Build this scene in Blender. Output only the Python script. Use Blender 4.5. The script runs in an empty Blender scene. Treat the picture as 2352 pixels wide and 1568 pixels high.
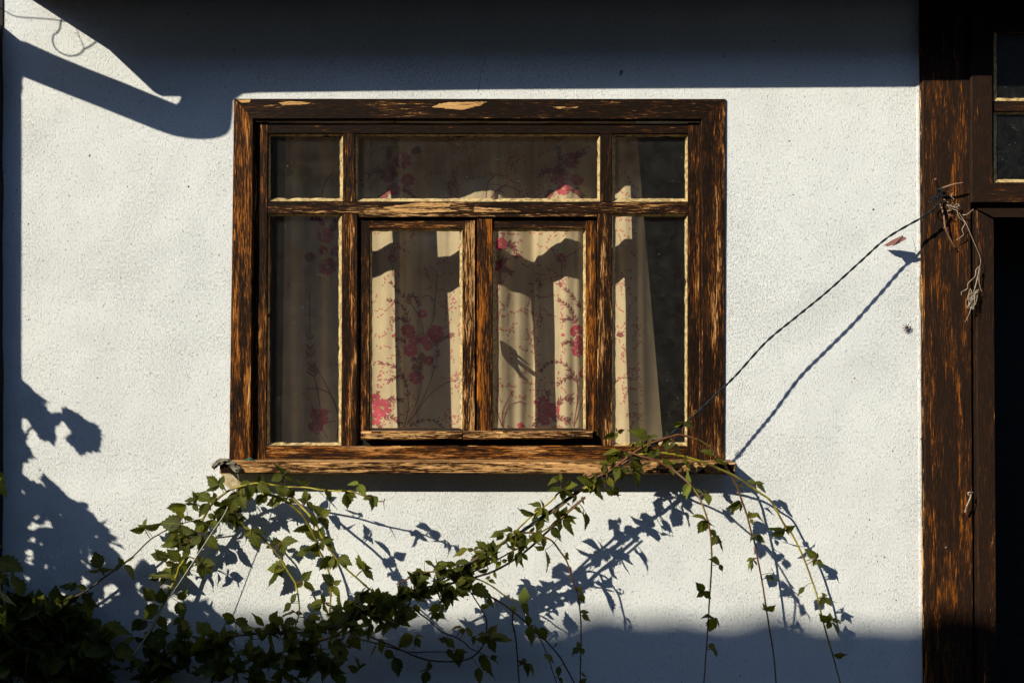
import bpy, bmesh, math, random
from mathutils import Vector, Matrix, noise
random.seed(7)
scene = bpy.context.scene
C = scene.collection

# ------------------------------------------------------------------ measures
# lengths are in "units": 1 unit = 1.199 mm; x to the right, y downwards on the wall, d out of the wall
S = 2.82 / 2352.0
DC = 2286.5                       # camera distance from the wall, units
CX, CY = 1176.0, 784.0
TX, TY = 1.106, 0.919             # run of the sun's rays on the wall per unit of depth

def W(x, y, d=0.0):
    "point seen at (x, y) standing d units in front of the wall plane"
    k = 1.0 - d / DC
    return Vector(((x - CX) * k * S, -d * S, -(y - CY) * k * S))
def R_(x, y, d=0.0):
    "wall coordinates without foreshortening"
    return Vector(((x - CX) * S, -d * S, -(y - CY) * S))
def SH(x, y, d):
    "point at depth d whose shadow falls at wall point (x, y)"
    return R_(x - TX * d, y - TY * d, d)

# ------------------------------------------------------------------ camera, light, exposure
cam_d = bpy.data.cameras.new('camera'); cam = bpy.data.objects.new('camera', cam_d); C.objects.link(cam)
cam.location = (0, -DC * S, 0); cam.rotation_euler = (math.radians(90), 0, 0)
cam_d.sensor_width = 36.0; cam_d.lens = 36.0 * DC / 2352.0
cam_d.clip_start = 0.02; cam_d.clip_end = 500
scene.camera = cam

SUN = Vector((-TX, -1.0, TY)).normalized()
elev = math.asin(SUN.z); azim = math.atan2(SUN.x, SUN.y)
world = bpy.data.worlds.new("World"); scene.world = world; world.use_nodes = True
wn = world.node_tree; wn.nodes.clear()
wo = wn.nodes.new('ShaderNodeOutputWorld'); wb = wn.nodes.new('ShaderNodeBackground'); sk = wn.nodes.new('ShaderNodeTexSky')
sk.sky_type = 'NISHITA'; sk.sun_disc = False; sk.sun_elevation = elev; sk.sun_rotation = azim
sk.air_density = 1.0; sk.dust_density = 0.6; sk.ozone_density = 6.5
wb.inputs['Strength'].default_value = 0.14
wn.links.new(sk.outputs[0], wb.inputs[0]); wn.links.new(wb.outputs[0], wo.inputs[0])
sun_d = bpy.data.lights.new('sun', 'SUN'); sun = bpy.data.objects.new('sun', sun_d); C.objects.link(sun)
sun_d.energy = 5.0; sun_d.angle = math.radians(0.5); sun_d.color = (1.0, 0.95, 0.80)
sun.rotation_euler = SUN.to_track_quat('Z', 'Y').to_euler(); sun.location = (-3, -3, 5)
scene.view_settings.view_transform = 'Standard'; scene.view_settings.look = 'None'
scene.view_settings.exposure = 0.18; scene.view_settings.gamma = 1.0
scene.render.engine = 'CYCLES'
scene.cycles.max_bounces = 8; scene.cycles.transparent_max_bounces = 12

# ------------------------------------------------------------------ object helpers
def obj(name, bm, mat, parent=None, smooth=False, color=None):
    me = bpy.data.meshes.new(name); bm.to_mesh(me); bm.free()
    for m in (mat if isinstance(mat, (list, tuple)) else [mat]): me.materials.append(m)
    if smooth:
        for p in me.polygons: p.use_smooth = True
    o = bpy.data.objects.new(name, me); C.objects.link(o)
    if parent is not None: o.parent = parent; o.matrix_parent_inverse = parent.matrix_world.inverted()
    if color: o.color = color
    return o
def thing(name, label, cat, loc, group=None):
    o = bpy.data.objects.new(name, None); C.objects.link(o); o.location = loc
    o.empty_display_size = 0.02
    o['label'] = label; o['category'] = cat
    if group: o['group'] = group
    o.matrix_world = Matrix.Translation(loc)
    return o
def tag(o, label, cat, group=None):
    o['label'] = label; o['category'] = cat
    if group: o['group'] = group
    return o
def structure(o): o['kind'] = 'structure'; return o

# ------------------------------------------------------------------ material helpers
class NT:
    def __init__(s, name):
        s.m = bpy.data.materials.new(name); s.m.use_nodes = True; s.t = s.m.node_tree; s.t.nodes.clear()
        s.out = s.t.nodes.new('ShaderNodeOutputMaterial')
    def n(s, ty, **kw):
        nd = s.t.nodes.new(ty)
        for k, v in kw.items():
            if k in nd.inputs: nd.inputs[k].default_value = v
            else: setattr(nd, k, v)
        return nd
    def l(s, a, b): s.t.links.new(a, b)
    def math(s, op, a, b=None, c=None, clamp=False):
        nd = s.t.nodes.new('ShaderNodeMath'); nd.operation = op; nd.use_clamp = clamp
        for i, v in enumerate((a, b, c)):
            if v is None: continue
            if isinstance(v, (int, float)): nd.inputs[i].default_value = v
            else: s.l(v, nd.inputs[i])
        return nd.outputs[0]
    def mix(s, f, a, b, blend='MIX'):
        nd = s.t.nodes.new('ShaderNodeMix'); nd.data_type = 'RGBA'; nd.blend_type = blend
        for i, v in ((0, f), (6, a), (7, b)):
            if isinstance(v, (int, float)): nd.inputs[i].default_value = v
            elif isinstance(v, tuple): nd.inputs[i].default_value = v if len(v) == 4 else v + (1.0,)
            else: s.l(v, nd.inputs[i])
        return nd.outputs[2]
    def ramp(s, v, a, b):
        "smooth step from a to b"
        nd = s.t.nodes.new('ShaderNodeMapRange'); nd.interpolation_type = 'SMOOTHSTEP'
        nd.inputs[1].default_value = a; nd.inputs[2].default_value = b
        s.l(v, nd.inputs[0]); return nd.outputs[0]
    def noise(s, vec, scale=1.0, detail=3.0, rough=0.5, dist=0.0, mul=None):
        if mul:
            mp = s.t.nodes.new('ShaderNodeMapping'); mp.inputs['Scale'].default_value = mul
            s.l(vec, mp.inputs[0]); vec = mp.outputs[0]
        nd = s.t.nodes.new('ShaderNodeTexNoise'); nd.inputs['Scale'].default_value = scale
        nd.inputs['Detail'].default_value = detail; nd.inputs['Roughness'].default_value = rough
        nd.inputs['Distortion'].default_value = dist
        s.l(vec, nd.inputs['Vector']); return nd.outputs[0]
    def bump(s, h, strength, dist, prev=None):
        nd = s.t.nodes.new('ShaderNodeBump'); nd.inputs['Strength'].default_value = strength
        nd.inputs['Distance'].default_value = dist; s.l(h, nd.inputs['Height'])
        if prev is not None: s.l(prev, nd.inputs['Normal'])
        return nd.outputs[0]
    def principled(s, col, rough=0.6, normal=None, spec=0.5, **kw):
        p = s.t.nodes.new('ShaderNodeBsdfPrincipled')
        if isinstance(col, tuple): p.inputs['Base Color'].default_value = col + (1.0,)
        else: s.l(col, p.inputs['Base Color'])
        if isinstance(rough, (int, float)): p.inputs['Roughness'].default_value = rough
        else: s.l(rough, p.inputs['Roughness'])
        p.inputs['Specular IOR Level'].default_value = spec
        if normal is not None: s.l(normal, p.inputs['Normal'])
        for k, v in kw.items(): p.inputs[k].default_value = v
        return p.outputs[0]
    def done(s, sh): s.l(sh, s.out.inputs[0]); return s.m

# ---- lime plaster
def mat_plaster():
    t = NT('plaster'); co = t.n('ShaderNodeTexCoord').outputs['Object']
    big = t.noise(co, 2.0, 3, 0.5)
    mid = t.noise(co, 9.0, 4, 0.55, 0.4)
    warp = t.n('ShaderNodeVectorMath', operation='ADD'); wq = t.n('ShaderNodeTexNoise', Scale=4.0); t.l(co, wq.inputs['Vector'])
    ws = t.n('ShaderNodeVectorMath', operation='SCALE', Scale=0.10); t.l(wq.outputs['Color'], ws.inputs[0]); t.l(co, warp.inputs[0]); t.l(ws.outputs[0], warp.inputs[1])
    wc = warp.outputs[0]
    g1 = t.noise(co, 1.0, 6, 0.78, 0.0, mul=(210, 210, 135))
    g1 = t.math('MULTIPLY', t.ramp(g1, 0.44, 0.80), 0.8)
    g2 = t.noise(co, 1.0, 2, 0.6, 0.0, mul=(430, 430, 330))
    vo = t.n('ShaderNodeTexVoronoi'); mp = t.n('ShaderNodeMapping'); mp.inputs['Scale'].default_value = (190, 190, 130)
    t.l(wc, mp.inputs[0]); t.l(mp.outputs[0], vo.inputs['Vector']); vo.inputs['Scale'].default_value = 1.0
    sel = t.noise(co, 70, 2, 0.6)
    rg = t.ramp(t.noise(co, 2.6, 3, 0.6, 0.6), 0.40, 0.68)
    pit = t.math('MULTIPLY', t.ramp(vo.outputs['Distance'], 0.30, 0.10), t.ramp(sel, 0.50, 0.60))
    h = t.math('ADD', t.math('MULTIPLY', g1, t.math('MULTIPLY_ADD', rg, 0.7, 0.85)), t.math('MULTIPLY', g2, 0.5))
    h = t.math('SUBTRACT', h, t.math('MULTIPLY', pit, 0.5))
    nb = t.bump(big, 1.0, 0.022)
    nb = t.bump(mid, 1.0, 0.0022, nb)
    nb = t.bump(h, 1.0, 0.0019, nb)
    col = t.mix(t.ramp(mid, 0.35, 0.65), (0.80, 0.80, 0.775), (0.83, 0.83, 0.805))
    col = t.mix(t.math('MULTIPLY', pit, 0.75), col, (0.16, 0.15, 0.14))
    st = t.math('MULTIPLY', t.ramp(t.noise(co, 9, 4, 0.7), 0.70, 0.78), t.ramp(t.noise(co, 60, 3), 0.45, 0.6))
    col = t.mix(t.math('MULTIPLY', st, 0.7), col, (0.40, 0.25, 0.12))
    spk = t.ramp(t.noise(co, 95, 1, 0.3), 0.765, 0.80)
    col = t.mix(spk, col, (0.10, 0.08, 0.07))
    return t.done(t.principled(col, 0.9, nb, 0.2))
# ---- peeling painted / varnished timber.  object colour: R wear, G bare-pale, B redness
def mat_wood(name='old_timber', dark=(0.011, 0.006, 0.0035)):
    t = NT(name); uv = t.n('ShaderNodeUVMap', uv_map='grain').outputs[0]
    oi = t.n('ShaderNodeAttribute', attribute_name='wear'); sp = t.n('ShaderNodeSeparateColor'); t.l(oi.outputs['Color'], sp.inputs[0])
    Rr, Gg, Bb = sp.outputs[0], sp.outputs[1], sp.outputs[2]
    n1 = t.noise(uv, 1.0, 6, 0.68, 0.45, mul=(19, 340, 1))
    n2 = t.noise(uv, 1.0, 4, 0.6, 0.7, mul=(3.4, 30, 1))
    n3 = t.noise(uv, 1.0, 4, 0.65, 0.2, mul=(36, 620, 1))
    edge = t.noise(uv, 1.0, 2, 0.5, 0.0, mul=(70, 260, 1))
    m = t.math('ADD', t.math('MULTIPLY', n1, 0.74), t.math('MULTIPLY', n2, 0.60))
    m = t.math('ADD', m, t.math('MULTIPLY', n3, 0.34))
    m = t.math('ADD', m, t.math('MULTIPLY', edge, 0.10))
    m = t.math('SUBTRACT', m, 0.922)
    m = t.math('MULTIPLY_ADD', Rr, 0.32, t.math('SUBTRACT', m, 0.015))
    bare = t.ramp(m, 0.198, 0.220)                       # paint gone
    pale = t.ramp(t.math('MULTIPLY_ADD', Gg, 0.30, t.math('ADD', t.math('MULTIPLY', n2, 0.6), t.math('MULTIPLY', n1, 0.35))), 0.60, 0.68)
    # growth rings: long stretched waves
    rr = t.noise(uv, 1.0, 2, 0.5, 0.6, mul=(1.3, 34, 1))
    ring = t.math('SINE', t.math('MULTIPLY', rr, 95.0))
    ring = t.math('MULTIPLY_ADD', ring, 0.5, 0.5)
    wood = t.mix(pale, (0.46, 0.155, 0.016), (0.70, 0.40, 0.16))
    wood = t.mix(t.math('MULTIPLY', Bb, 0.8), wood, (0.40, 0.105, 0.010))
    wood = t.mix(t.math('MULTIPLY', ring, 0.62), wood, t.mix(pale, (0.13, 0.038, 0.006), (0.36, 0.165, 0.045)))
    thin = t.ramp(m, 0.08, 0.20)                          # thinning stain lets brown through
    dk = t.mix(thin, dark, (0.085, 0.030, 0.009))
    fine = t.ramp(n3, 0.56, 0.66)
    dk = t.mix(t.math('MULTIPLY', fine, 0.32), dk, (0.13, 0.046, 0.012))
    crack = t.ramp(t.noise(uv, 1.0, 3, 0.7, 0.5, mul=(9, 210, 1)), 0.37, 0.33)
    col = t.mix(bare, dk, wood)
    col = t.mix(t.math('MULTIPLY', crack, 0.9), col, (0.012, 0.007, 0.004))
    h = t.math('SUBTRACT', t.math('MULTIPLY', ring, 0.25), t.math('MULTIPLY', bare, 0.75))
    h = t.math('SUBTRACT', h, t.math('MULTIPLY', crack, 0.8))
    h = t.math('ADD', h, t.math('MULTIPLY', n3, 0.5))
    nb = t.bump(h, 0.75, 0.0011)
    ro = t.math('MULTIPLY_ADD', bare, 0.12, 0.60)
    return t.done(t.principled(col, ro, nb, 0.07))
def mat_simple(name, col, rough=0.7, spec=0.3, nz=None, amt=0.3, bump=0.0, sc=60.0, dist=0.001):
    t = NT(name); co = t.n('ShaderNodeTexCoord').outputs['Object']
    n = t.noise(co, sc, 4, 0.6)
    c2 = nz if nz else tuple(c * 0.6 for c in col)
    c = t.mix(t.math('MULTIPLY', t.ramp(n, 0.38, 0.62), amt), col, c2)
    nb = t.bump(n, bump, dist) if bump else None
    return t.done(t.principled(c, rough, nb, spec))
def mat_glass(name='window_glass', dust=0.010):
    t = NT(name); co = t.n('ShaderNodeTexCoord').outputs['Object']
    tr = t.n('ShaderNodeBsdfTransparent', Color=(0.975, 0.97, 0.95, 1)); gl = t.n('ShaderNodeBsdfGlossy', Color=(1, 1, 1, 1), Roughness=0.015)
    nb = t.bump(t.noise(co, 7, 1), 0.25, 0.004)
    t.l(nb, gl.inputs['Normal'])
    ge = t.n('ShaderNodeNewGeometry'); vd = t.n('ShaderNodeVectorMath', operation='DOT_PRODUCT'); t.l(ge.outputs['Normal'], vd.inputs[0]); t.l(ge.outputs['Incoming'], vd.inputs[1])
    sch = t.math('POWER', t.math('SUBTRACT', 1.0, t.math('ABSOLUTE', vd.outputs['Value']), clamp=True), 5.0)
    mx = t.n('ShaderNodeMixShader'); t.l(t.math('MULTIPLY_ADD', sch, 0.92, 0.055), mx.inputs[0]); t.l(tr.outputs[0], mx.inputs[1]); t.l(gl.outputs[0], mx.inputs[2])
    df = t.n('ShaderNodeBsdfDiffuse', Color=(0.62, 0.62, 0.58, 1))
    vo = t.n('ShaderNodeTexVoronoi'); t.l(co, vo.inputs['Vector']); vo.inputs['Scale'].default_value = 95
    dots = t.math('MULTIPLY', t.ramp(vo.outputs['Distance'], 0.11, 0.04), t.ramp(t.noise(co, 30, 3), 0.50, 0.60))
    hz = t.math('MULTIPLY', t.ramp(t.noise(co, 26, 5, 0.8), 0.30, 0.80), dust * 1.3)
    f = t.math('ADD', t.math('MULTIPLY', dots, 0.5), t.math('ADD', hz, dust * 0.4), clamp=True)
    m2 = t.n('ShaderNodeMixShader'); t.l(f, m2.inputs[0]); t.l(mx.outputs[0], m2.inputs[1]); t.l(df.outputs[0], m2.inputs[2])
    return t.done(m2.outputs[0])
def mat_cloth(name, col, trans=0.35, dark=0.85):
    t = NT(name); co = t.n('ShaderNodeTexCoord').outputs['Object']
    n = t.noise(co, 500, 2); w = t.noise(co, 12, 4, 0.6)
    c = t.mix(t.ramp(w, 0.3, 0.7), col, tuple(x * dark for x in col))
    nb = t.bump(n, 0.3, 0.0004); nb = t.bump(w, 0.5, 0.006, nb)
    df = t.n('ShaderNodeBsdfDiffuse'); tl = t.n('ShaderNodeBsdfTranslucent')
    t.l(c, df.inputs[0]); t.l(c, tl.inputs[0]); t.l(nb, df.inputs['Normal'])
    mx = t.n('ShaderNodeMixShader'); mx.inputs[0].default_value = trans
    t.l(df.outputs[0], mx.inputs[1]); t.l(tl.outputs[0], mx.inputs[2])
    return t.done(mx.outputs[0])
def mat_leaf(name, c1, c2, rib):
    t = NT(name); uv = t.n('ShaderNodeUVMap', uv_map='grain').outputs[0]
    sp = t.n('ShaderNodeSeparateXYZ'); t.l(uv, sp.inputs[0])        # x along 0..1 (+ integer id), y across -1..1 (+2)
    u = t.math('FRACT', sp.outputs[0]); rid = t.math('FLOOR', sp.outputs[0])
    a = t.math('ABSOLUTE', sp.outputs[1])
    rnd = t.n('ShaderNodeTexWhiteNoise', noise_dimensions='1D'); t.l(rid, rnd.inputs['W'])
    co = t.n('ShaderNodeTexCoord').outputs['Object']
    c = t.mix(rnd.outputs['Value'], c1, c2)
    blotch = t.ramp(t.noise(co, 55, 3), 0.35, 0.65)
    c = t.mix(t.math('MULTIPLY', blotch, 0.35), c, tuple(x * 0.55 for x in c1))
    ve = t.math('SINE', t.math('MULTIPLY', t.math('SUBTRACT', u, t.math('MULTIPLY', a, 0.22)), 48.0))
    vein = t.math('MAXIMUM', t.ramp(a, 0.09, 0.02), t.math('MULTIPLY', t.ramp(ve, 0.80, 0.98), 0.55))
    c = t.mix(t.math('MULTIPLY', vein, 0.6), c, rib)
    # a few leaves with reddened margin
    red = t.math('MULTIPLY', t.ramp(a, 0.80, 0.98), t.math('GREATER_THAN', rnd.outputs['Value'], 0.90))
    c = t.mix(t.math('MULTIPLY', red, 0.8), c, (0.25, 0.03, 0.015))
    nb = t.bump(t.math('SUBTRACT', t.math('MULTIPLY', ve, 0.4), vein), 0.6, 0.0012)
    pr = t.principled(c, 0.55, nb, 0.16)
    tl = t.n('ShaderNodeBsdfTranslucent'); hs = t.mix(0.55, c, (0.30, 0.34, 0.02)); t.l(hs, tl.inputs[0])
    mx = t.n('ShaderNodeMixShader'); mx.inputs[0].default_value = 0.18
    t.l(pr, mx.inputs[1]); t.l(tl.outputs[0], mx.inputs[2])
    return t.done(mx.outputs[0])

PL = mat_plaster(); WOOD = mat_wood(); DOORWOOD = mat_wood('door_timber', (0.020, 0.011, 0.007))
PUTTY = mat_simple('cream_putty', (0.56, 0.41, 0.19), 0.8, 0.15, (0.20, 0.125, 0.05), 0.8, 0.8, 85, 0.002)
GLASS = mat_glass(); CURT = mat_cloth('curtain_cloth', (0.98, 0.78, 0.50), 0.34)
PINK = mat_cloth('print_pink', (0.74, 0.13, 0.18), 0.15, 0.62)
DOT = mat_cloth('print_dots', (0.70, 0.25, 0.22), 0.25)
TWIG = mat_cloth('print_stems', (0.36, 0.11, 0.11), 0.15)
YEL = mat_cloth('print_centre', (0.55, 0.30, 0.12), 0.2)
RAGM = mat_cloth('rag_cloth', (0.26, 0.225, 0.17), 0.1, 0.6)
CABLE = mat_simple('cable_sheath', (0.010, 0.013, 0.018), 0.5, 0.15, (0.02, 0.024, 0.03), 0.4)
STRING = mat_simple('string_fibre', (0.62, 0.60, 0.55), 0.8)
METAL = mat_simple('dull_iron', (0.10, 0.10, 0.10), 0.45, 0.5, (0.12, 0.05, 0.02), 0.7)
ROOM = mat_simple('room_paint', (0.58, 0.50, 0.40), 0.9, 0.1)
TILE = mat_simple('roof_tile', (0.30, 0.11, 0.055), 0.85, 0.2, (0.12, 0.06, 0.04), 0.7, 0.5, 9, 0.01)
NWALL = mat_simple('render_brown', (0.055, 0.06, 0.065), 0.95, 0.1, (0.04, 0.042, 0.045), 0.7, 0.4, 5, 0.01)
EARTH = mat_simple('yard_earth', (0.06, 0.055, 0.045), 0.95, 0.1, (0.03, 0.03, 0.025), 0.7, 0.6, 4, 0.03)
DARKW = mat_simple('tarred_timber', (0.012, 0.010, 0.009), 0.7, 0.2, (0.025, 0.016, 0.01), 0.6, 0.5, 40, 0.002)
MORTAR = mat_simple('crumbled_mortar', (0.42, 0.33, 0.20), 0.95, 0.1, (0.16, 0.11, 0.07), 0.8, 1.0, 160, 0.004)
LEAF = mat_leaf('bramble_leaf', (0.028, 0.036, 0.006), (0.125, 0.128, 0.010), (0.17, 0.17, 0.022))
YLEAF = mat_leaf('young_leaf', (0.13, 0.16, 0.02), (0.20, 0.22, 0.03), (0.24, 0.26, 0.06))
STEMG = mat_simple('green_stem', (0.34, 0.29, 0.02), 0.5, 0.3, (0.10, 0.05, 0.015), 0.8, 0.2, 18)
STEMR = mat_simple('red_stem', (0.13, 0.045, 0.02), 0.5, 0.3, (0.15, 0.11, 0.015), 0.6, 0.2, 9)
STEMD = mat_simple('dark_stem', (0.045, 0.025, 0.015), 0.55, 0.3, (0.09, 0.07, 0.012), 0.5, 0.2, 12)
DRY = mat_simple('dry_twig', (0.27, 0.15, 0.09), 0.8, 0.2, (0.14, 0.07, 0.04), 0.6, 0.5, 60)
TENDR = mat_simple('pale_tendril', (0.42, 0.35, 0.26), 0.85, 0.1, (0.20, 0.14, 0.09), 0.8, 0.3, 90)
FLOWY = mat_simple('yellow_bloom', (0.45, 0.42, 0.02), 0.7)

# ------------------------------------------------------------------ geometry helpers
def grain_uv(bm, axis, seed):
    "u along the board, v across it, in metres, shifted per board"
    lay = bm.loops.layers.uv.new('grain'); rng = random.Random(seed); ou, ov = rng.uniform(0, 50), rng.uniform(0, 50)
    for f in bm.faces:
        n = f.normal
        for lp in f.loops:
            p = lp.vert.co
            if axis == 'x': u, v = p.x, (p.z if abs(n.y) >= abs(n.z) else p.y)
            elif axis == 'z': u, v = p.z, (p.x if abs(n.y) >= abs(n.x) else p.y)
            else: u, v = p.y, (p.x if abs(n.z) > abs(n.x) else p.z)
            lp[lay].uv = (u + ou, v + ov)
_bs = [0]
def board(name, quad, d0, d1, axis, parent, wear=0.5, pale=0.3, red=0.2, bev=1.6, mat=None, dref=None, jit=0.35, label=None, flat=False):
    "quad = 4 seen corners (tl, tr, br, bl) at depth d0; the back lies at d1"
    _bs[0] += 1; seed = _bs[0]
    dr = d0 if dref is None else dref
    k = 1 - dr / DC
    pts = [((x - CX) * k * S, -(y - CY) * k * S) for x, y in quad]
    if flat: pts = [((x - CX) * S, -(y - CY) * S) for x, y in quad]
    bm = bmesh.new()
    tl, tr, br, bl = pts
    L = max(math.dist(tl, tr), math.dist(tl, bl)); n = max(2, int(L / (22 * S)))
    horiz = axis == 'x'
    rows = []
    for i in range(n + 1):
        t = i / n
        if horiz: a = [tl[j] + (tr[j] - tl[j]) * t for j in (0, 1)]; b = [bl[j] + (br[j] - bl[j]) * t for j in (0, 1)]
        else: a = [tl[j] + (bl[j] - tl[j]) * t for j in (0, 1)]; b = [tr[j] + (br[j] - tr[j]) * t for j in (0, 1)]
        jx = lambda s: jit * S * (noise.noise(Vector((a[0] * 9, a[1] * 9, seed * 3.7 + s))) ) if 0 < i < n else 0
        if horiz: a = (a[0], a[1] + jx(0)); b = (b[0], b[1] + jx(5))
        else: a = (a[0] + jx(0), a[1]); b = (b[0] + jx(5), b[1])
        e = min(bev * S, 0.3 * math.dist(a, b)); dx, dz = b[0] - a[0], b[1] - a[1]; l = math.hypot(dx, dz); dx, dz = dx / l * e, dz / l * e
        f = -d0 * S; bk = -d1 * S; dd = bev * S if d0 > d1 else 0
        ring = [(a[0], bk, a[1]), (a[0], f + dd, a[1]), (a[0] + dx, f, a[1] + dz), (b[0] - dx, f, b[1] - dz), (b[0], f + dd, b[1]), (b[0], bk, b[1])]
        rows.append([bm.verts.new(v) for v in ring])
    for i in range(n):
        for j in range(6):
            bm.faces.new((rows[i][j], rows[i][(j + 1) % 6], rows[i + 1][(j + 1) % 6], rows[i + 1][j]))
    bm.faces.new(rows[0]); bm.faces.new(list(reversed(rows[-1])))
    bmesh.ops.recalc_face_normals(bm, faces=bm.faces[:]); bm.normal_update()
    grain_uv(bm, axis, seed)
    wl = bm.loops.layers.float_color.new('wear')
    for f_ in bm.faces:
        for lp in f_.loops: lp[wl] = (wear, pale, red, 1)
    if isinstance(parent, bmesh.types.BMesh):          # several boards jointed into one frame
        me = bpy.data.meshes.new('tmp'); bm.to_mesh(me); bm.free(); parent.from_mesh(me); bpy.data.meshes.remove(me); return None
    o = obj(name, bm, mat or WOOD, parent)
    if label: o['label'] = label
    return o
def add_box(bm, p0, p1):
    (x0, y0, z0), (x1, y1, z1) = p0, p1
    v = [bm.verts.new((x, y, z)) for x in (x0, x1) for y in (y0, y1) for z in (z0, z1)]
    for q in ((0, 1, 3, 2), (4, 6, 7, 5), (0, 4, 5, 1), (2, 3, 7, 6), (0, 2, 6, 4), (1, 5, 7, 3)):
        bm.faces.new([v[i] for i in q])
def add_prism(bm, poly, dvec):
    "extrude a planar polygon (world points) by dvec"
    a = [bm.verts.new(p) for p in poly]; b = [bm.verts.new(Vector(p) + dvec) for p in poly]
    bm.faces.new(a); bm.faces.new(list(reversed(b)))
    n = len(a)
    for i in range(n): bm.faces.new((a[i], b[i], b[(i + 1) % n], a[(i + 1) % n]))
def spline(pts, per=6):
    "Catmull-Rom through tuples of any length"
    out = []; n = len(pts)
    for i in range(n - 1):
        p0, p1, p2, p3 = pts[max(i - 1, 0)], pts[i], pts[i + 1], pts[min(i + 2, n - 1)]
        for k in range(per):
            t = k / per
            out.append(tuple(0.5 * ((2 * b) + (-a + c) * t + (2 * a - 5 * b + 4 * c - d) * t * t + (-a + 3 * b - 3 * c + d) * t ** 3) for a, b, c, d in zip(p0, p1, p2, p3)))
    out.append(tuple(pts[-1])); return out
def add_tube(bm, pts, rad, seg=7, cap=True):
    "pts: world vectors; rad: float or list"
    n = len(pts); rings = []
    up = Vector((0, -1, 0.13)).normalized()
    for i, p in enumerate(pts):
        t = (pts[min(i + 1, n - 1)] - pts[max(i - 1, 0)])
        if t.length < 1e-9: t = Vector((0, 0, 1))
        t.normalize(); a = t.cross(up)
        if a.length < 1e-3: a = t.cross(Vector((1, 0, 0)))
        a.normalize(); b = t.cross(a).normalized()
        r = rad[i] if isinstance(rad, (list, tuple)) else rad
        rings.append([bm.verts.new(p + (a * math.cos(2 * math.pi * k / seg) + b * math.sin(2 * math.pi * k / seg)) * r) for k in range(seg)])
    for i in range(n - 1):
        for k in range(seg):
            bm.faces.new((rings[i][k], rings[i][(k + 1) % seg], rings[i + 1][(k + 1) % seg], rings[i + 1][k]))
    if cap:
        bm.faces.new(list(reversed(rings[0]))); bm.faces.new(rings[-1])

# ================================================================== THE LARGE STRUCTURE
GY = 2050.0                                            # ground level
# ---- ground
bm = bmesh.new(); z = R_(0, GY).z
vs = [bm.verts.new(p) for p in ((-120, -120, z), (120, -120, z), (120, 120, z), (-120, 120, z))]; bm.faces.new(vs)
structure(obj('ground', bm, EARTH))

# ---- house wall with the window hole; slightly uneven sheet with thickness
HX0, HX1, HY0, HY1 = 566.0, 1640.0, 252.0, 1066.0
def wall_piece(bm, x0, x1, y0, y1, d0=0.0, d1=-230.0):
    a, b = R_(x0, y0, d0), R_(x1, y1, d1)
    add_box(bm, (a.x, a.y, b.z), (b.x, b.y, a.z))
bm = bmesh.new()
def edge_left(y): return 7
xs = [-3200, 0, HX0, HX1, 2117.0]; ys = [-420, HY0, HY1, GY]
g = {}
# front and back grids sharing vertices so no coplanar overlaps arise
for side, d in ((0, 0.0), (1, -230.0)):
    for i, x in enumerate(xs):
        for j, y in enumerate(ys): g[side, i, j] = bm.verts.new(R_(x if i < 4 else 2116.0, y, d))
NX, NY = len(xs), len(ys)
for i in range(NX - 1):
    for j in range(NY - 1):
        if i == 2 and j == 1: continue
        bm.faces.new((g[0, i, j], g[0, i + 1, j], g[0, i + 1, j + 1], g[0, i, j + 1]))
        bm.faces.new((g[1, i, j + 1], g[1, i + 1, j + 1], g[1, i + 1, j], g[1, i, j]))
for (i0, j0), (i1, j1) in (((2, 1), (3, 1)), ((3, 1), (3, 2)), ((3, 2), (2, 2)), ((2, 2), (2, 1))):
    bm.faces.new((g[0, i0, j0], g[0, i1, j1], g[1, i1, j1], g[1, i0, j0]))
for i in range(NX - 1):
    bm.faces.new((g[0, i, 0], g[1, i, 0], g[1, i + 1, 0], g[0, i + 1, 0])); bm.faces.new((g[0, i, NY - 1], g[0, i + 1, NY - 1], g[1, i + 1, NY - 1], g[1, i, NY - 1]))
for j in range(NY - 1):
    bm.faces.new((g[0, 0, j], g[0, 0, j + 1], g[1, 0, j + 1], g[1, 0, j])); bm.faces.new((g[0, NX - 1, j], g[1, NX - 1, j], g[1, NX - 1, j + 1], g[0, NX - 1, j + 1]))
bmesh.ops.recalc_face_normals(bm, faces=bm.faces[:])
wall = thing('house_wall', 'rough white lime plaster wall around the old wooden window', 'wall', R_(300, GY))
obj('plaster', bm, PL, wall)
# uneven plaster lip along the dark post
bm = bmesh.new(); rng = random.Random(3)
rowsL = []
for i in range(0, 150):
    y = -10 + i * 11.0
    base = 2112.5 + (y / 1568.0) * 8.6
    w = base + noise.noise(Vector((y * 0.035, 2.1, 0))) * 2.2 + noise.noise(Vector((y * 0.2, 7.1, 0))) * 1.3
    rowsL.append([bm.verts.new(R_(base - 10, y, 0.4)), bm.verts.new(R_(w - 3.0, y, 3.2)), bm.verts.new(R_(w, y, 1.0)), bm.verts.new(R_(w, y, -6))])
for i in range(len(rowsL) - 1):
    for k in range(3): bm.faces.new((rowsL[i][k], rowsL[i][k + 1], rowsL[i + 1][k + 1], rowsL[i + 1][k]))
bmesh.ops.recalc_face_normals(bm, faces=bm.faces[:])
obj('plaster_edge', bm, PL, wall, smooth=True)
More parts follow.
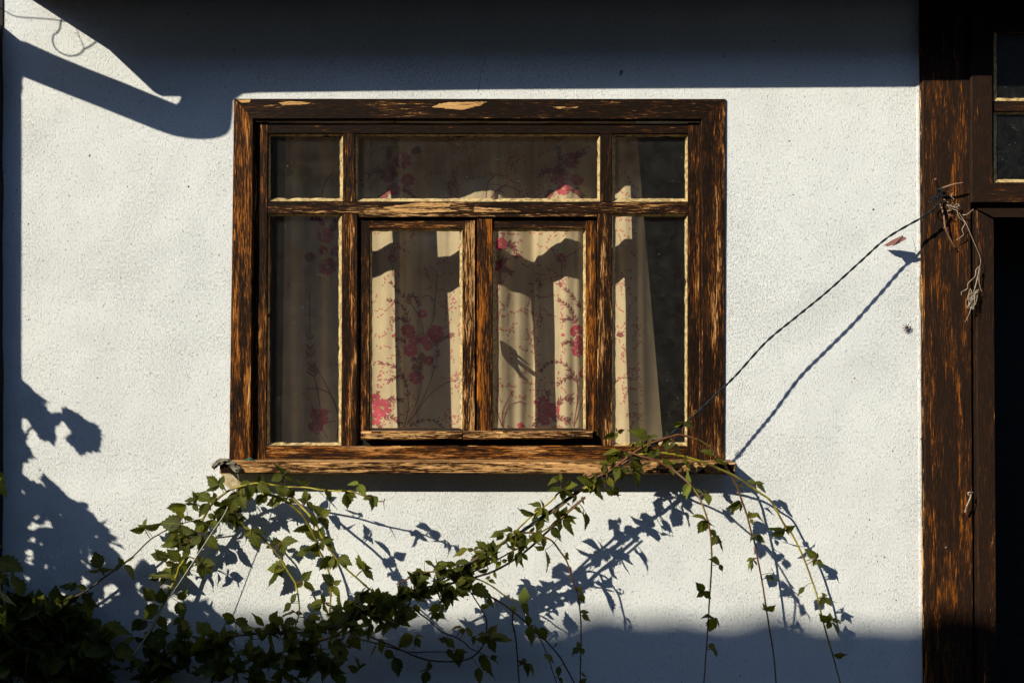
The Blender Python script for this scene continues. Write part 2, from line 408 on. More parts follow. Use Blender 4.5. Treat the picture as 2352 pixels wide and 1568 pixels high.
# broken mortar showing between wall and post
bm = bmesh.new()
for (y0, y1) in ((360, 440), (625, 720), (470, 520)):
    rw = []
    for i in range(20):
        y = y0 + (y1 - y0) * i / 19
        rw.append([bm.verts.new(W(2113 + (y / 1568.0) * 8.6 - (5 if y0 == 625 else 2.5) * math.sin(math.pi * i / 19) ** 0.4 + rng.uniform(-.8, .8) - 1, y, 3.4)),
                   bm.verts.new(W(2119 + (y / 1568.0) * 8.6 - 2, y, 4.4 + rng.uniform(-1, 1)))])
    for i in range(19): bm.faces.new((rw[i][0], rw[i][1], rw[i + 1][1], rw[i + 1][0]))
obj('exposed_mortar', bm, MORTAR, wall)
# ochre patch of old plaster under the left end of the sill
bm = bmesh.new()
poly = [(507, 1076), (519, 1070), (533, 1092), (552, 1100), (560, 1112), (545, 1122), (524, 1120), (510, 1104)]
add_prism(bm, [R_(x, y, 0.9) for x, y in poly], Vector((0, 0.8 * S, 0)))
bmesh.ops.recalc_face_normals(bm, faces=bm.faces[:])
obj('bare_patch', bm, mat_simple('ochre_plaster', (0.42, 0.29, 0.12), 0.9, 0.1, (0.62, 0.55, 0.42), 0.7, 0.8, 90, 0.003), wall)
bm = bmesh.new()
for crk in ([(1118, 128), (1110, 150), (1104, 172), (1101, 200), (1097, 212)], [(2095, 545), (2100, 560), (2103, 578)], [(1675, 712), (1681, 716), (1684, 724)], [(62, 40), (70, 44), (74, 52)]):
    cp = spline(crk, 4)
    for a_, b_ in zip(cp, cp[1:]):
        wq = .45; bm.faces.new([bm.verts.new(R_(*p, 0.5)) for p in ((a_[0] - wq, a_[1]), (a_[0] + wq, a_[1]), (b_[0] + wq, b_[1]), (b_[0] - wq, b_[1]))])
for x, y, r in ((1427, 166, 4.6), (1425, 172, 3), (1105, 168, 1)):
    pts = [(x + math.cos(a) * r * rng.uniform(.7, 1.1), y + 1.3 * math.sin(a) * r * rng.uniform(.7, 1.1)) for a in [k * 2 * math.pi / 11 for k in range(11)]]
    bm.faces.new([bm.verts.new(R_(px, py, 0.5)) for px, py in pts])
obj('scuff', bm, mat_simple('scuff_grey', (0.22, 0.22, 0.22), 0.9), wall)

# wall right of the doorway and above it
bm = bmesh.new(); wall_piece(bm, 2990, 7200, -420, GY)
wr = obj('plaster_wall', bm, PL); tag(wr, 'plain white plaster wall beyond the dark doorway, outside the picture', 'wall')

# ---- dark corner timber at the far left
ct = thing('corner_post', 'black tarred corner timber at the left edge of the plaster wall', 'post', R_(-60, GY, 20))
board('post', [(-120, 61), (7, 61), (7, 2000), (-120, 2000)], 38, 0.5, 'z', ct, mat=DARKW, flat=True, jit=3.0)
board('cap', [(-120, -300), (9, -300), (9, 60.5), (-120, 60.5)], 3, 0.5, 'z', ct, mat=DARKW, flat=True)

# ---- eaves: boarded soffit and fascia above the picture
ev = thing('eaves', 'dark boarded eaves shading the top of the plaster wall', 'roof', R_(2000, -20, 100))
def sbox(bm, x0, x1, y0, y1, d0, d1):
    a, b = R_(x0, y0, d0), R_(x1, y1, d1)
    add_box(bm, (a.x, a.y, b.z), (b.x, b.y, a.z))
bm = bmesh.new()
a0, a1 = R_(121, -7, 1), R_(7200, -7, 1)
# soffit edge runs very slightly out of level, as its shadow shows
top = [R_(62, -7, 0.5), R_(7200, -7, 0.5), R_(7200, -7, 216), R_(2130, -7, 224), R_(900, -7, 232), R_(330, -7, 240), R_(170, -7, 250), R_(97, -7, 249), R_(90, -7, 239), R_(104, -7, 133)]
add_prism(bm, top, Vector((0, 0, 26 * S)))
bmesh.ops.recalc_face_normals(bm, faces=bm.faces[:]); obj('soffit', bm, mat_simple('soffit_boards', (0.16, 0.11, 0.075), 0.85, 0.1, (0.09, 0.06, 0.04), 0.7), ev)
bm = bmesh.new(); sbox(bm, 121, 7200, -120, -32, 0.5, 232); obj('rafters', bm, DARKW, ev)
# porch post and brace that throw the long bent shadow (they stand left of and above the picture)
pb = thing('porch_brace', 'weathered porch post with a bent brace reaching up to the eaves', 'post', SH(-60, 900, 300))
DB = 300.0
bm = bmesh.new()
poly = [(-330, 96), (12, 104), (40, 103.5), (55, 104.5), (77, 110), (138, 138), (220, 172), (305, 205), (354, 225.5), (420, 252.5), (427, 246), (431, 237), (429.5, 228), (424, 221), (440, 150), (560, 130),
        (562, 214), (536, 232), (534, 268), (530, 296), (522, 308), (508, 315), (487, 319.5), (462, 320.5), (436, 319), (400, 312.7), (359, 298.6), (279, 266.5), (200, 235), (120.5, 204), (56, 178), (-330, 150)]
add_prism(bm, [SH(x, y, DB) for x, y in poly], Vector((0, 14 * S, 0)))
bmesh.ops.recalc_face_normals(bm, faces=bm.faces[:]); bmesh.ops.triangulate(bm, faces=bm.faces[:]); obj('brace', bm, DARKW, pb)
bm = bmesh.new()
rngp = random.Random(5)
left = [(-330, 140), ] ; right = [(56, 172), (52, 186), (51, 195), (53.5, 202), (50.5, 215), (48.5, 226), (50.5, 232)] + [(50 + rngp.uniform(-.5, .5), y) for y in range(250, 880, 40)] + [(51, 892), (52, 1400), (50, 2600)]
add_prism(bm, [SH(x, y, DB + 15.5) for x, y in right + [(-330, 2600), (-330, 160)]], Vector((0, 14 * S, 0)))
bmesh.ops.recalc_face_normals(bm, faces=bm.faces[:]); bmesh.ops.triangulate(bm, faces=bm.faces[:]); obj('post', bm, DARKW, pb)
bm = bmesh.new(); sbox(bm, 118, 190, -150, -34, 233, 300); obj('bracket', bm, DARKW, pb)
# loose wire hanging by the brace; only its shadow is in the picture
bm = bmesh.new(); dw = 262
for path, r in (([(-40, 2), (-10, 16), (13, 27), (30, 36), (46, 40), (90, 43), (120, 45), (150, 50), (230, 60)], 1.3),
                ([(142, 44), (139, 56), (137, 68), (130, 76), (123, 82), (121, 93), (124, 106), (133, 117), (146, 125), (160, 129), (174, 128), (186, 122), (193, 114), (205, 108), (219, 98), (240, 84)], 1.6),
                ([(193, 115), (190, 102), (184, 88), (178, 74), (176, 50)], 0.9)):
    add_tube(bm, [SH(x, y, dw) for x, y in spline(path, 4)], r * S * 0.95, 5)
tag(obj('hanging_wire', bm, CABLE, smooth=True), 'loose looped wire dangling below the eaves, above the upper left corner', 'wire')

# ---- neighbouring house across the yard: its tiled ridge cuts the sun off the foot of the wall
nb_ = thing('neighbour_house', 'brown rendered house with tiled roof across the yard, behind the camera', 'house', R_(-3900, GY, 4200))
DN = 3577.0
bm = bmesh.new(); sbox(bm, -16000, 6000, -1480, GY, 3400, 3900); obj('wall', bm, NWALL, nb_)
def ridge(x):
    "height of the shadow edge on the wall below wall coordinate x"
    return 1424 + 9 * math.sin(x / 61.0 + 0.6) + 8 * math.sin(x / 33.0 + 1.4) + 7 * math.sin(x / 140.0)
bm = bmesh.new(); rw = []
for i in range(0, 520):
    x = -1500 + i * 14
    p = SH(x, ridge(x), DN)
    rw.append([bm.verts.new(p), bm.verts.new(p + Vector((0, 150 * S, -240 * S))), bm.verts.new(p + Vector((0, -330 * S, -240 * S)))])
for i in range(len(rw) - 1):
    for k in range(3): bm.faces.new((rw[i][k], rw[i][(k + 1) % 3], rw[i + 1][(k + 1) % 3], rw[i + 1][k]))
bmesh.ops.recalc_face_normals(bm, faces=bm.faces[:])
obj('roof', bm, TILE, nb_)
bm = bmesh.new(); sbox(bm, -16000, 6010, -1440, -1400, 3240, 3398); obj('eaves_board', bm, TILE, nb_)
bm = bmesh.new(); sbox(bm, -16000, -5200, -1720, -1602, 3400, 3900); obj('roof_wing', bm, TILE, nb_)

# depth of the curtain folds behind the wall face
import bisect
PF = [(p, -c) for p, c in ((640, 152), (668, 142), (700, 170), (735, 152), (768, 174), (800, 160), (858, 158), (900, 138), (917, 130), (925, 143), (960, 164), (990, 172), (1030, 167), (1062, 152), (1100, 140), (1135, 139), (1143, 147),
      (1190, 167), (1227, 184), (1236, 166), (1283, 136), (1300, 126), (1322, 134), (1370, 168), (1410, 146), (1440, 127), (1462, 127), (1482, 140), (1530, 160))]
def cd(x, y=700):
    i = min(max(bisect.bisect([p[0] for p in PF], x), 1), len(PF) - 1)
    (xa, da), (xb, db) = PF[i - 1], PF[i]; t = min(max((x - xa) / (xb - xa), 0), 1)
    s = t * t * (3 - 2 * t)
    return (da * (1 - s) + db * s) + 3.0 * noise.noise(Vector((x * .02, y * .008, 3))) + 2.6 * noise.noise(Vector((x * .075, y * .004, 11))) - 0.04 * (y - 580)
# ================================================================== THE WINDOW
win = thing('casement_window', 'old wooden casement window with flaking dark brown paint and cream putty', 'window', W(1100, 1086, 0))
# outer moulding (mitred)
O = [(537, 226.5), (1667.5, 227), (1664, 1060), (525.5, 1060)]; I = [(582, 273.8), (1611.5, 274.5), (1611.5, 1060), (576.5, 1060)]
board('moulding', [O[0], O[1], I[1], I[0]], 6.2, -14, 'x', win, 0.30, 0.55, 0.1, bev=2.4)
board('moulding', [O[0], I[0], I[3], O[3]], 6.0, -14, 'z', win, 0.62, 0.22, 0.25, bev=2.4)
board('moulding', [I[1], O[1], O[2], I[2]], 6.0, -14, 'z', win, 0.47, 0.25, 0.25, bev=2.4)
# thin inner bead on the right moulding
board('bead', [(1607.5, 286), (1611.5, 276), (1611.5, 1058), (1606.5, 1058)], 1.5, -14, 'z', win, 0.4, 0.2, 0.2, bev=1.2)
# fixed frame
F0 = -7.5
board('frame_rail', [(613, 283), (1582, 284), (1580, 307.5), (615, 307)], F0, -48, 'x', win, 0.22, 0.15, 0.25)
board('frame_stile', [(583, 280), (615.5, 280), (611.5, 1057), (577, 1057)], F0 + .4, -48, 'z', win, 0.55, 0.25, 0.35)
board('frame_stile', [(1580.5, 282), (1610, 282), (1608, 1057), (1579.5, 1057)], F0 + .4, -48, 'z', win, 0.45, 0.15, 0.35)
board('frame_rail', [(612, 1023), (1579.5, 1023), (1579.5, 1059), (611.5, 1059)], F0 + .2, -48, 'x', win, 0.66, 0.35, 0.35)
board('transom', [(615.5, 462.5), (1090, 463), (1090, 490.5), (614.5, 490.5)], F0 + .8, -46, 'x', win, 0.50, 0.75, 0.0, bev=1.2)
board('transom', [(1090.6, 463), (1579.8, 463.5), (1579.8, 490.5), (1090.6, 490.5)], F0 + .7, -46, 'x', win, 0.42, 0.45, 0.1, bev=1.2)
board('transom_lip', [(823, 490.8), (1372, 490.8), (1371, 498.6), (824, 498.6)], F0 + 1.1, -30, 'x', win, 0.60, 0.7, 0.0, bev=1.0)
board('mullion', [(787.5, 307), (815.5, 307), (816, 462), (788, 462)], F0, -46, 'z', win, 0.42, 0.2, 0.4)
board('mullion', [(1378.5, 307.5), (1406, 307.5), (1406.5, 463), (1378.5, 463)], F0, -46, 'z', win, 0.22, 0.1, 0.3)
board('mullion', [(786.5, 491), (821.5, 491), (820, 1023), (783, 1023)], F0, -46, 'z', win, 0.55, 0.3, 0.45)
board('mullion', [(1372, 491), (1407, 491), (1407, 1023), (1372, 1023)], F0, -46, 'z', win, 0.52, 0.4, 0.4)
# black strips added as the shade in the casement gaps and under the drip rail
board('shade_strip', [(821, 985), (1372, 985), (1372, 1023), (821, 1023)], -20, -46, 'x', win, 0.1, 0.1, 0.1, mat=DARKW)
board('shade_strip', [(1078, 505), (1106, 505), (1106, 985), (1078, 985)], -30, -38.5, 'z', win, 0.1, 0.1, 0.1, mat=DARKW)
board('shade_strip', [(821, 494), (1372, 494), (1372, 510), (821, 510)], -30, -48, 'x', win, 0.1, 0.1, 0.1, mat=DARKW)

def putty_frame(parent, x0, y0, x1, y1, w, dfront, dglass, sides='tlbr'):
    "bevelled putty bead round a pane: slopes from the timber edge to the glass"
    bm = bmesh.new(); rg = random.Random(int(x0 * 7 + y0))
    def seg(a, b, ia, ib, n):
        rws = []
        for i in range(n + 1):
            t = i / n
            o = (a[0] + (b[0] - a[0]) * t, a[1] + (b[1] - a[1]) * t); q = (ia[0] + (ib[0] - ia[0]) * t, ia[1] + (ib[1] - ia[1]) * t)
            j = rg.uniform(-.8, .8) if 0 < i < n else 0
            if rg.random() < .12 and 0 < i < n: j += rg.uniform(-3.2, 1.2)
            dx, dy = q[0] - o[0], q[1] - o[1]; l = max(math.hypot(dx, dy), 1e-6); q = (q[0] + dx / l * j, q[1] + dy / l * j)
            rws.append([bm.verts.new(W(o[0], o[1], dfront)), bm.verts.new(W(q[0], q[1], dglass + 0.6)), bm.verts.new(W(q[0], q[1], dglass - 2)), bm.verts.new(W(o[0], o[1], dglass - 2))])
        for i in range(n):
            for k in range(4): bm.faces.new((rws[i][k], rws[i][(k + 1) % 4], rws[i + 1][(k + 1) % 4], rws[i + 1][k]))
        bm.faces.new(rws[0]); bm.faces.new(list(reversed(rws[-1])))
    cs = [(x0, y0), (x1, y0), (x1, y1), (x0, y1)]; ins = [(x0 + w, y0 + w), (x1 - w, y0 + w), (x1 - w, y1 - w), (x0 + w, y1 - w)]
    for i in range(4):
        j = (i + 1) % 4; seg(cs[i], cs[j], ins[i], ins[j], max(4, int(math.dist(cs[i], cs[j]) / 11)))
    bmesh.ops.recalc_face_normals(bm, faces=bm.faces[:])
    return obj('putty', bm, PUTTY, parent)
def pane(parent, x0, y0, x1, y1, d):
    bm = bmesh.new(); a, b = W(x0, y0, d), W(x1, y1, d)
    add_box(bm, (a.x, a.y, b.z), (b.x, a.y + 0.003, a.z))
    return obj('pane', bm, GLASS, parent)
GD = -24.0
for (x0, y0, x1, y1) in ((615, 307, 787.5, 462), (815.8, 307.5, 1378.5, 462.8), (1406, 307.5, 1580, 463),
                         (613, 491, 784.8, 1022.5), (1407, 491, 1579.6, 1022.5)):
    pn = pane(win, x0 + 2.5, y0 + 2.5, x1 - 2.5, y1 - 2.5, GD)
    putty_frame(win, x0, y0, x1, y1, 6.8, F0 - 5.0, GD)
# the two opening casements
K0 = -15.5; KG = -31.0
for side, (xa, xb, ga, gb, ra) in enumerate(((834, 1092, 849, 1062, 0.52), (1095.3, 1371, 1131.5, 1345.5, 0.45))):
    cs = bmesh.new()
    board('stile', [(xa - (10 if side == 0 else 0), 500), (ga, 500), (ga, 991), (xa - (10 if side == 0 else 0), 991)], K0 + (0 if side == 0 else 4), -39, 'z', cs, (0.50, 0.66)[side], (0.2, 0.05)[side], (0.2, 0.6)[side])
    board('stile', [(gb, 500), (xb, 500), (xb, 991), (gb, 991)], K0 + .3, -39, 'z', cs, (0.56, 0.60)[side], (0.45, 0.2)[side], (0.2, 0.6)[side])
    board('rail', [(ga, 500), (gb, 500), (gb, 525.5), (ga, 525.5)], K0 - .6, -46, 'x', cs, (0.60, 0.33)[side], 0.4, (0.2, 0.1)[side])
    board('rail', [(ga, 984.5), (gb, 984.5), (gb, 992), (ga, 992)], K0 - 7, -46, 'x', cs, 0.5, 0.3, 0.2)
    cs = obj('casement', cs, WOOD, win)
    board('drip_rail', [((829, 991), (1063.2, 990.8))[side], ((1060.6, 991), (1361, 990.5))[side], ((1060.6, 1009), (1361, 1008))[side], ((829, 1010), (1063.2, 1009))[side]], (11.5, 12.4)[side], -20, 'x', cs, 0.66, 0.75, 0.0, bev=3.0)
    pn = pane(cs, ga + 2, 527, gb - 2, 985, KG)
    putty_frame(cs, ga, 525.5, gb, 990.8, 6.0, K0 - 4.5, KG)
    for nx in ((866, 954, 1031), (1146, 1214, 1316))[side]:
        bm = bmesh.new(); p = W(nx, 1000, 12.2); add_tube(bm, [p, p + Vector((0, -0.0012, 0))], 2.0 * S, 8)
        obj('nail_head', bm, METAL, cs)
    if side:
        hb = bmesh.new(); dh = -78
        def HS(x, y):           # a point behind the glass whose shadow meets the curtain there
            CDp = cd(x, y); p = W(x, y, CDp); return Vector((p.x - TX * (dh - CDp) * S, -dh * S, p.z + TY * (dh - CDp) * S))
        add_tube(hb, [HS(x, y) for x, y in spline([(1169, 797), (1172, 803), (1180, 822), (1200, 838), (1216, 850), (1240, 868)], 4)], [r * S for r in [6.5] * 4 + [6.5, 6, 5.5, 5, 5, 5] + [5] * 11], 8)
        add_tube(hb, [HS(x, y) for x, y in spline([(1173, 806), (1179, 832), (1190, 852), (1202, 871)], 4)], [r * S for r in (6.5, 6.5, 6.5, 6.5, 6.2, 6, 5.8, 5, 4.5, 4, 3.5, 2.5, 1.0)], 8)
        add_tube(hb, [HS(1172, 803), HS(1172, 803) + Vector((0, -18 * S, 0))], 3 * S, 8)
        obj('latch', hb, METAL, cs, smooth=True)
# sill
board('sill', [(505, 1062), (1688, 1062), (1688, 1089), (504, 1087)], 56, -14, 'x', win, 0.78, 0.68, 0.1, bev=3.0)
# moss and crumbs on the sill joint
bm = bmesh.new(); rg = random.Random(11)
for i in range(130):
    x = rg.uniform(600, 1560); r = rg.uniform(.5, 1.9)
    bmesh.ops.create_icosphere(bm, subdivisions=1, radius=r * S, matrix=Matrix.Translation(R_(x, 1059.5 + rg.uniform(-1, 1), rg.uniform(7, 26))) @ Matrix.Diagonal((rg.uniform(1, 3), 1, .8, 1)))
obj('moss', bm, mat_simple('dry_moss', (0.28, 0.20, 0.06), 0.95, 0.1, (0.10, 0.08, 0.03), 0.8), win)
# places where the stain has come off in whole flakes
def patch(pts, d, axis, wear=1.0, pale=1.0):
    bm = bmesh.new(); _bs[0] += 1; rg = random.Random(_bs[0]); out = []
    for k in range(len(pts)):
        a, b = pts[k], pts[(k + 1) % len(pts)]; n = max(1, int(math.dist(a, b) / 5))
        for q in range(n): out.append((a[0] + (b[0] - a[0]) * q / n + rg.uniform(-1.6, 1.6), a[1] + (b[1] - a[1]) * q / n + rg.uniform(-.9, .9)))
    bm.faces.new([bm.verts.new(W(x, y, d)) for x, y in out]); bm.normal_update()
    grain_uv(bm, axis, _bs[0]); wl = bm.loops.layers.float_color.new('wear')
    for f_ in bm.faces:
        for lp in f_.loops: lp[wl] = (wear, pale, 0, 1)
    obj('bare_patch' if wear > .5 else 'charred_end', bm, WOOD, win)
patch([(507, 1065), (538, 1066), (546, 1075), (551, 1086), (507, 1086)], 56.4, 'x', wear=0.15, pale=0.1)
patch([(1625, 1066), (1686, 1066), (1686, 1087), (1600, 1087)], 56.4, 'x', wear=0.35, pale=0.2)
patch([(1008, 238), (1040, 235), (1118, 234), (1100, 244), (1066, 252), (1030, 250), (992, 246)], 6.6, 'x')
patch([(543, 228.5), (575, 229), (572, 237), (556, 236)], 6.6, 'x'); patch([(640, 235), (668, 232), (715, 236), (700, 240), (648, 243)], 6.6, 'x')
patch([(1268, 246), (1330, 244), (1322, 249), (1280, 250)], 6.6, 'x'); patch([(1088, 476), (1160, 479), (1200, 487), (1130, 488), (1090, 488)], F0 + 1.5, 'x')
patch([(880, 476), (960, 466), (1040, 466), (1025, 478), (1060, 486), (940, 489), (905, 486)], F0 + 1.5, 'x')

# ---- curtain in folds, with its printed pattern
cur = thing('curtain', 'cream cotton curtain printed with pink flowers, hanging in folds behind the glass', 'curtain', W(1080, 1150, -125))
bm = bmesh.new(); NXc, NYc = 230, 44; grid = []
for i in range(NXc + 1):
    col = []
    for j in range(NYc + 1):
        y = 180 + (1110 - 180) * j / NYc; t = i / NXc
        xl = 656 - (y - 300) * .012; xr = 1462 + (y - 300) * .085
        x = xl + (xr - xl) * t
        col.append(bm.verts.new(W(x, y, cd(x, y))))
    grid.append(col)
for i in range(NXc):
    for j in range(NYc): bm.faces.new((grid[i][j], grid[i][j + 1], grid[i + 1][j + 1], grid[i + 1][j]))
cloth_bm = bm
def CP(x, y): return W(x, y, cd(x, y) + 0.9)
prints = {k: bmesh.new() for k in ('flowers', 'dots', 'stems', 'centres')}
def blob(kind, pts):
    b = prints[kind]; b.faces.new([b.verts.new(CP(x, y)) for x, y in pts])
def lance(kind, x, y, a, L, w):
    ca, sa = math.cos(a), math.sin(a); pts = []
    for t, ww in ((0, 0), (.3, 1), (.65, .8), (1, 0), (.65, -.8), (.3, -1)):
        pts.append((x + ca * L * t - sa * w * ww, y + sa * L * t + ca * w * ww))
    blob(kind, pts)
rp = random.Random(21)
def flower(x, y, r):
    n = rp.choice((6, 7, 8)); a0 = rp.uniform(0, 6)
    for k in range(n):
        a = a0 + 2 * math.pi * k / n; L = r * rp.uniform(.85, 1.08); w = r * rp.uniform(.74, .9) * math.pi / n
        ca, sa = math.cos(a), math.sin(a)
        blob('flowers', [(x + ca * L * t - sa * w * q, y + (sa * L * t + ca * w * q) * .93) for t, q in ((.12, 0), (.5, .7), (.85, .85), (1.0, .45), (.93, 0), (1.02, -.45), (.85, -.85), (.5, -.7))])
    for k in range(7):
        a = rp.uniform(0, 6.3); lance('centres', x + math.cos(a) * r * .05, y + math.sin(a) * r * .05, a, r * .26, r * .035)
def stroke(pts, w=0.75, leaves=None, L=10, side=0):
    sp = spline(pts, 6); b = prints['stems']
    vs = []
    for i, (x, y) in enumerate(sp):
        x2, y2 = sp[min(i + 1, len(sp) - 1)]; x1, y1 = sp[max(i - 1, 0)]
        l = max(math.hypot(x2 - x1, y2 - y1), 1e-6); nx, ny = -(y2 - y1) / l * w, (x2 - x1) / l * w
        vs.append((b.verts.new(CP(x + nx, y + ny)), b.verts.new(CP(x - nx, y - ny))))
    for i in range(len(vs) - 1): b.faces.new((vs[i][0], vs[i][1], vs[i + 1][1], vs[i + 1][0]))
    if leaves:
        s0, s1, n = leaves
        for k in range(n):
            t = s0 + (s1 - s0) * k / max(n - 1, 1); i = min(int(t * (len(sp) - 1)), len(sp) - 2)
            x, y = sp[i]; a = math.atan2(sp[i + 1][1] - y, sp[i + 1][0] - x)
            for sg in ((-1, 1) if side == 0 else (side,)):
                lance('stems', x, y, a + sg * rp.uniform(.45, .75), L * rp.uniform(.8, 1.2) * (1 - .35 * k / n), L * .11)
q3 = lambda x, y: (493.8 + x * .3149, 631.6 + y * .3149)
q1 = lambda x, y: (493.8 + x * .2783, 201 + y * .2783)
q2 = lambda x, y: (1091 + x * .2783, 201 + y * .2783)
q4 = lambda x, y: (1091 + x * .3149, 631.6 + y * .3149)
for q, k, lst in ((q3, .3149, [(1410, 405, 55), (1605, 425, 68), (1455, 475, 45), (1520, 475, 35), (1425, 550, 54), (1552, 515, 42), (1510, 283, 38), (1560, 622, 42), (1470, 748, 55), (1300, 443, 13),
                               (1215, 965, 72), (1160, 1045, 55), (1162, 905, 45), (745, 1020, 58), (735, 1105, 56), (790, 1050, 40), (800, 1000, 30)]),
                  (q1, .2783, [(1552, 600, 76), (1430, 720, 76), (1592, 765, 62), (1478, 845, 58), (1462, 1412, 45), (905, 1215, 76), (930, 1480, 82), (785, 1400, 50), (1000, 1350, 50), (895, 1340, 40)]),
                  (q2, .2783, [(785, 605, 76), (678, 725, 82), (838, 765, 56), (728, 835, 62), (712, 1410, 45), (215, 1290, 58), (175, 1470, 50)]),
                  (q4, .3149, [(738, 405, 52), (765, 490, 45), (752, 552, 48), (490, 935, 62), (560, 990, 62), (488, 1010, 46), (512, 1065, 36), (640, 435, 14), (785, 720, 32), (330, 1095, 26)])):
    for x, y, r in lst: X, Y = q(x, y); flower(X, Y, r * k)
def st(q, pts, **kw): stroke([q(*p) for p in pts], **kw)
st(q3, [(1380, 1110), (1410, 950), (1385, 760), (1310, 665), (1200, 640)], leaves=(.35, 1, 10), L=12)
st(q3, [(1385, 750), (1330, 735), (1270, 770)], leaves=(0, 1, 6), L=12)
st(q3, [(1400, 1090), (1480, 900), (1510, 780)])
st(q3, [(1410, 1080), (1530, 880), (1620, 600), (1610, 480)], leaves=(.6, 1, 6), L=14)
st(q3, [(1430, 1060), (1560, 880), (1680, 790), (1775, 760)])
st(q3, [(1450, 590), (1460, 700)], leaves=(0, 1, 5), L=16); st(q3, [(1510, 560), (1500, 690)], leaves=(0, 1, 6), L=16)
st(q3, [(1530, 470), (1500, 330), (1430, 210), (1340, 120), (1280, 50)], leaves=(.5, 1, 8), L=12)
st(q3, [(1530, 460), (1600, 300), (1600, 200), (1560, 150), (1510, 160)])
st(q3, [(1410, 360), (1390, 260), (1330, 200), (1260, 180)], leaves=(.1, 1, 8), L=12)
st(q3, [(1400, 350), (1360, 310), (1300, 330)], leaves=(0, 1, 6), L=13); st(q3, [(1390, 500), (1370, 470), (1320, 470)], leaves=(0, 1, 5), L=12)
st(q3, [(1620, 490), (1680, 450), (1730, 440)], leaves=(0, 1, 6), L=14); st(q3, [(1590, 300), (1620, 0), (1560, -60)])
st(q3, [(1400, 170), (1450, 150), (1490, 220)], leaves=(0, 1, 6), L=12)
st(q3, [(1420, 1100), (1500, 1060), (1600, 1060), (1660, 1110)], leaves=(0, 1, 9), L=12)
st(q3, [(1230, 1040), (1300, 1040), (1350, 1080)], leaves=(0, 1, 7), L=14); st(q3, [(1250, 920), (1310, 900), (1360, 910)], leaves=(0, 1, 6), L=14)
st(q3, [(1180, 1060), (1200, 1110)], leaves=(0, 1, 4), L=12); st(q3, [(1185, 900), (1185, 850)], leaves=(0, 1, 3), L=10)
st(q3, [(770, 980), (740, 800), (700, 600), (690, 200), (690, 80)], leaves=(.35, .6, 6), L=22); st(q3, [(700, 620), (800, 780), (890, 1000), (890, 1190)])
st(q3, [(820, 1190), (780, 1100), (880, 1060)]); st(q3, [(900, 1010), (850, 880), (760, 830), (660, 830)])
for q, pts in ((q1, [(1470, 780), (1440, 600), (1440, 500)]), (q2, [(700, 780), (700, 600), (690, 500)]), (q1, [(1600, 560), (1640, 530), (1690, 515)]), (q2, [(800, 600), (850, 560), (900, 530)])):
    st(q, pts, leaves=(.3, 1, 8), L=16)
for q, pts in ((q1, [(1380, 700), (1330, 690), (1270, 720)]), (q2, [(640, 690), (590, 690), (530, 720)]), (q1, [(1540, 850), (1590, 850), (1640, 910)]), (q2, [(790, 840), (840, 860), (890, 900)]), (q2, [(640, 840), (600, 900)]), (q1, [(1430, 880), (1370, 910)]),
              (q1, [(900, 1150), (870, 1090), (800, 1080)]), (q1, [(960, 1190), (1000, 1100)]), (q2, [(265, 1310), (310, 1300), (355, 1390)]), (q2, [(210, 1470), (240, 1420)]), (q2, [(220, 1480), (300, 1530)])):
    st(q, pts, leaves=(0, 1, 7), L=15)
for q, pts in ((q2, [(90, 910), (110, 780), (180, 720)]), (q2, [(130, 910), (180, 850), (240, 870)]), (q2, [(160, 860), (250, 815), (340, 840)]), (q1, [(880, 900), (910, 780), (970, 710)]), (q1, [(1462, 1450), (1470, 1560)]), (q2, [(715, 1450), (715, 1566)]),
              (q1, [(1765, 1566), (1740, 1490)]), (q4, [(200, 1110), (205, 980), (280, 840)]), (q4, [(200, 1110), (240, 960), (340, 920)]), (q4, [(195, 1100), (150, 960)]), (q4, [(1028, 780), (1080, 745), (1180, 765)]), (q4, [(720, 1110), (790, 900)])):
    st(q, pts)
st(q4, [(720, 1100), (750, 850), (720, 730), (640, 640), (540, 640), (480, 700)], leaves=(.3, 1, 12), L=12)
st(q4, [(715, 740), (670, 745), (610, 790)], leaves=(0, 1, 6), L=12)
st(q4, [(740, 350), (710, 270), (660, 210), (610, 180)], leaves=(.1, 1, 9), L=12); st(q4, [(735, 350), (690, 310), (640, 330)], leaves=(0, 1, 5), L=12)
st(q4, [(780, 250), (700, 140), (610, 60)], leaves=(.1, 1, 8), L=12); st(q4, [(720, 520), (690, 480), (640, 500)], leaves=(0, 1, 6), L=12)
st(q4, [(600, 950), (640, 900), (700, 905)], leaves=(0, 1, 6), L=15); st(q4, [(560, 1050), (620, 1040), (680, 1060)], leaves=(0, 1, 7), L=15); st(q4, [(470, 1040), (430, 1100)], leaves=(0, 1, 5), L=13)
st(q4, [(530, 890), (530, 850)], leaves=(0, 1, 4), L=12); st(q4, [(1030, 440), (1070, 430)], leaves=(0, 1, 5), L=13)
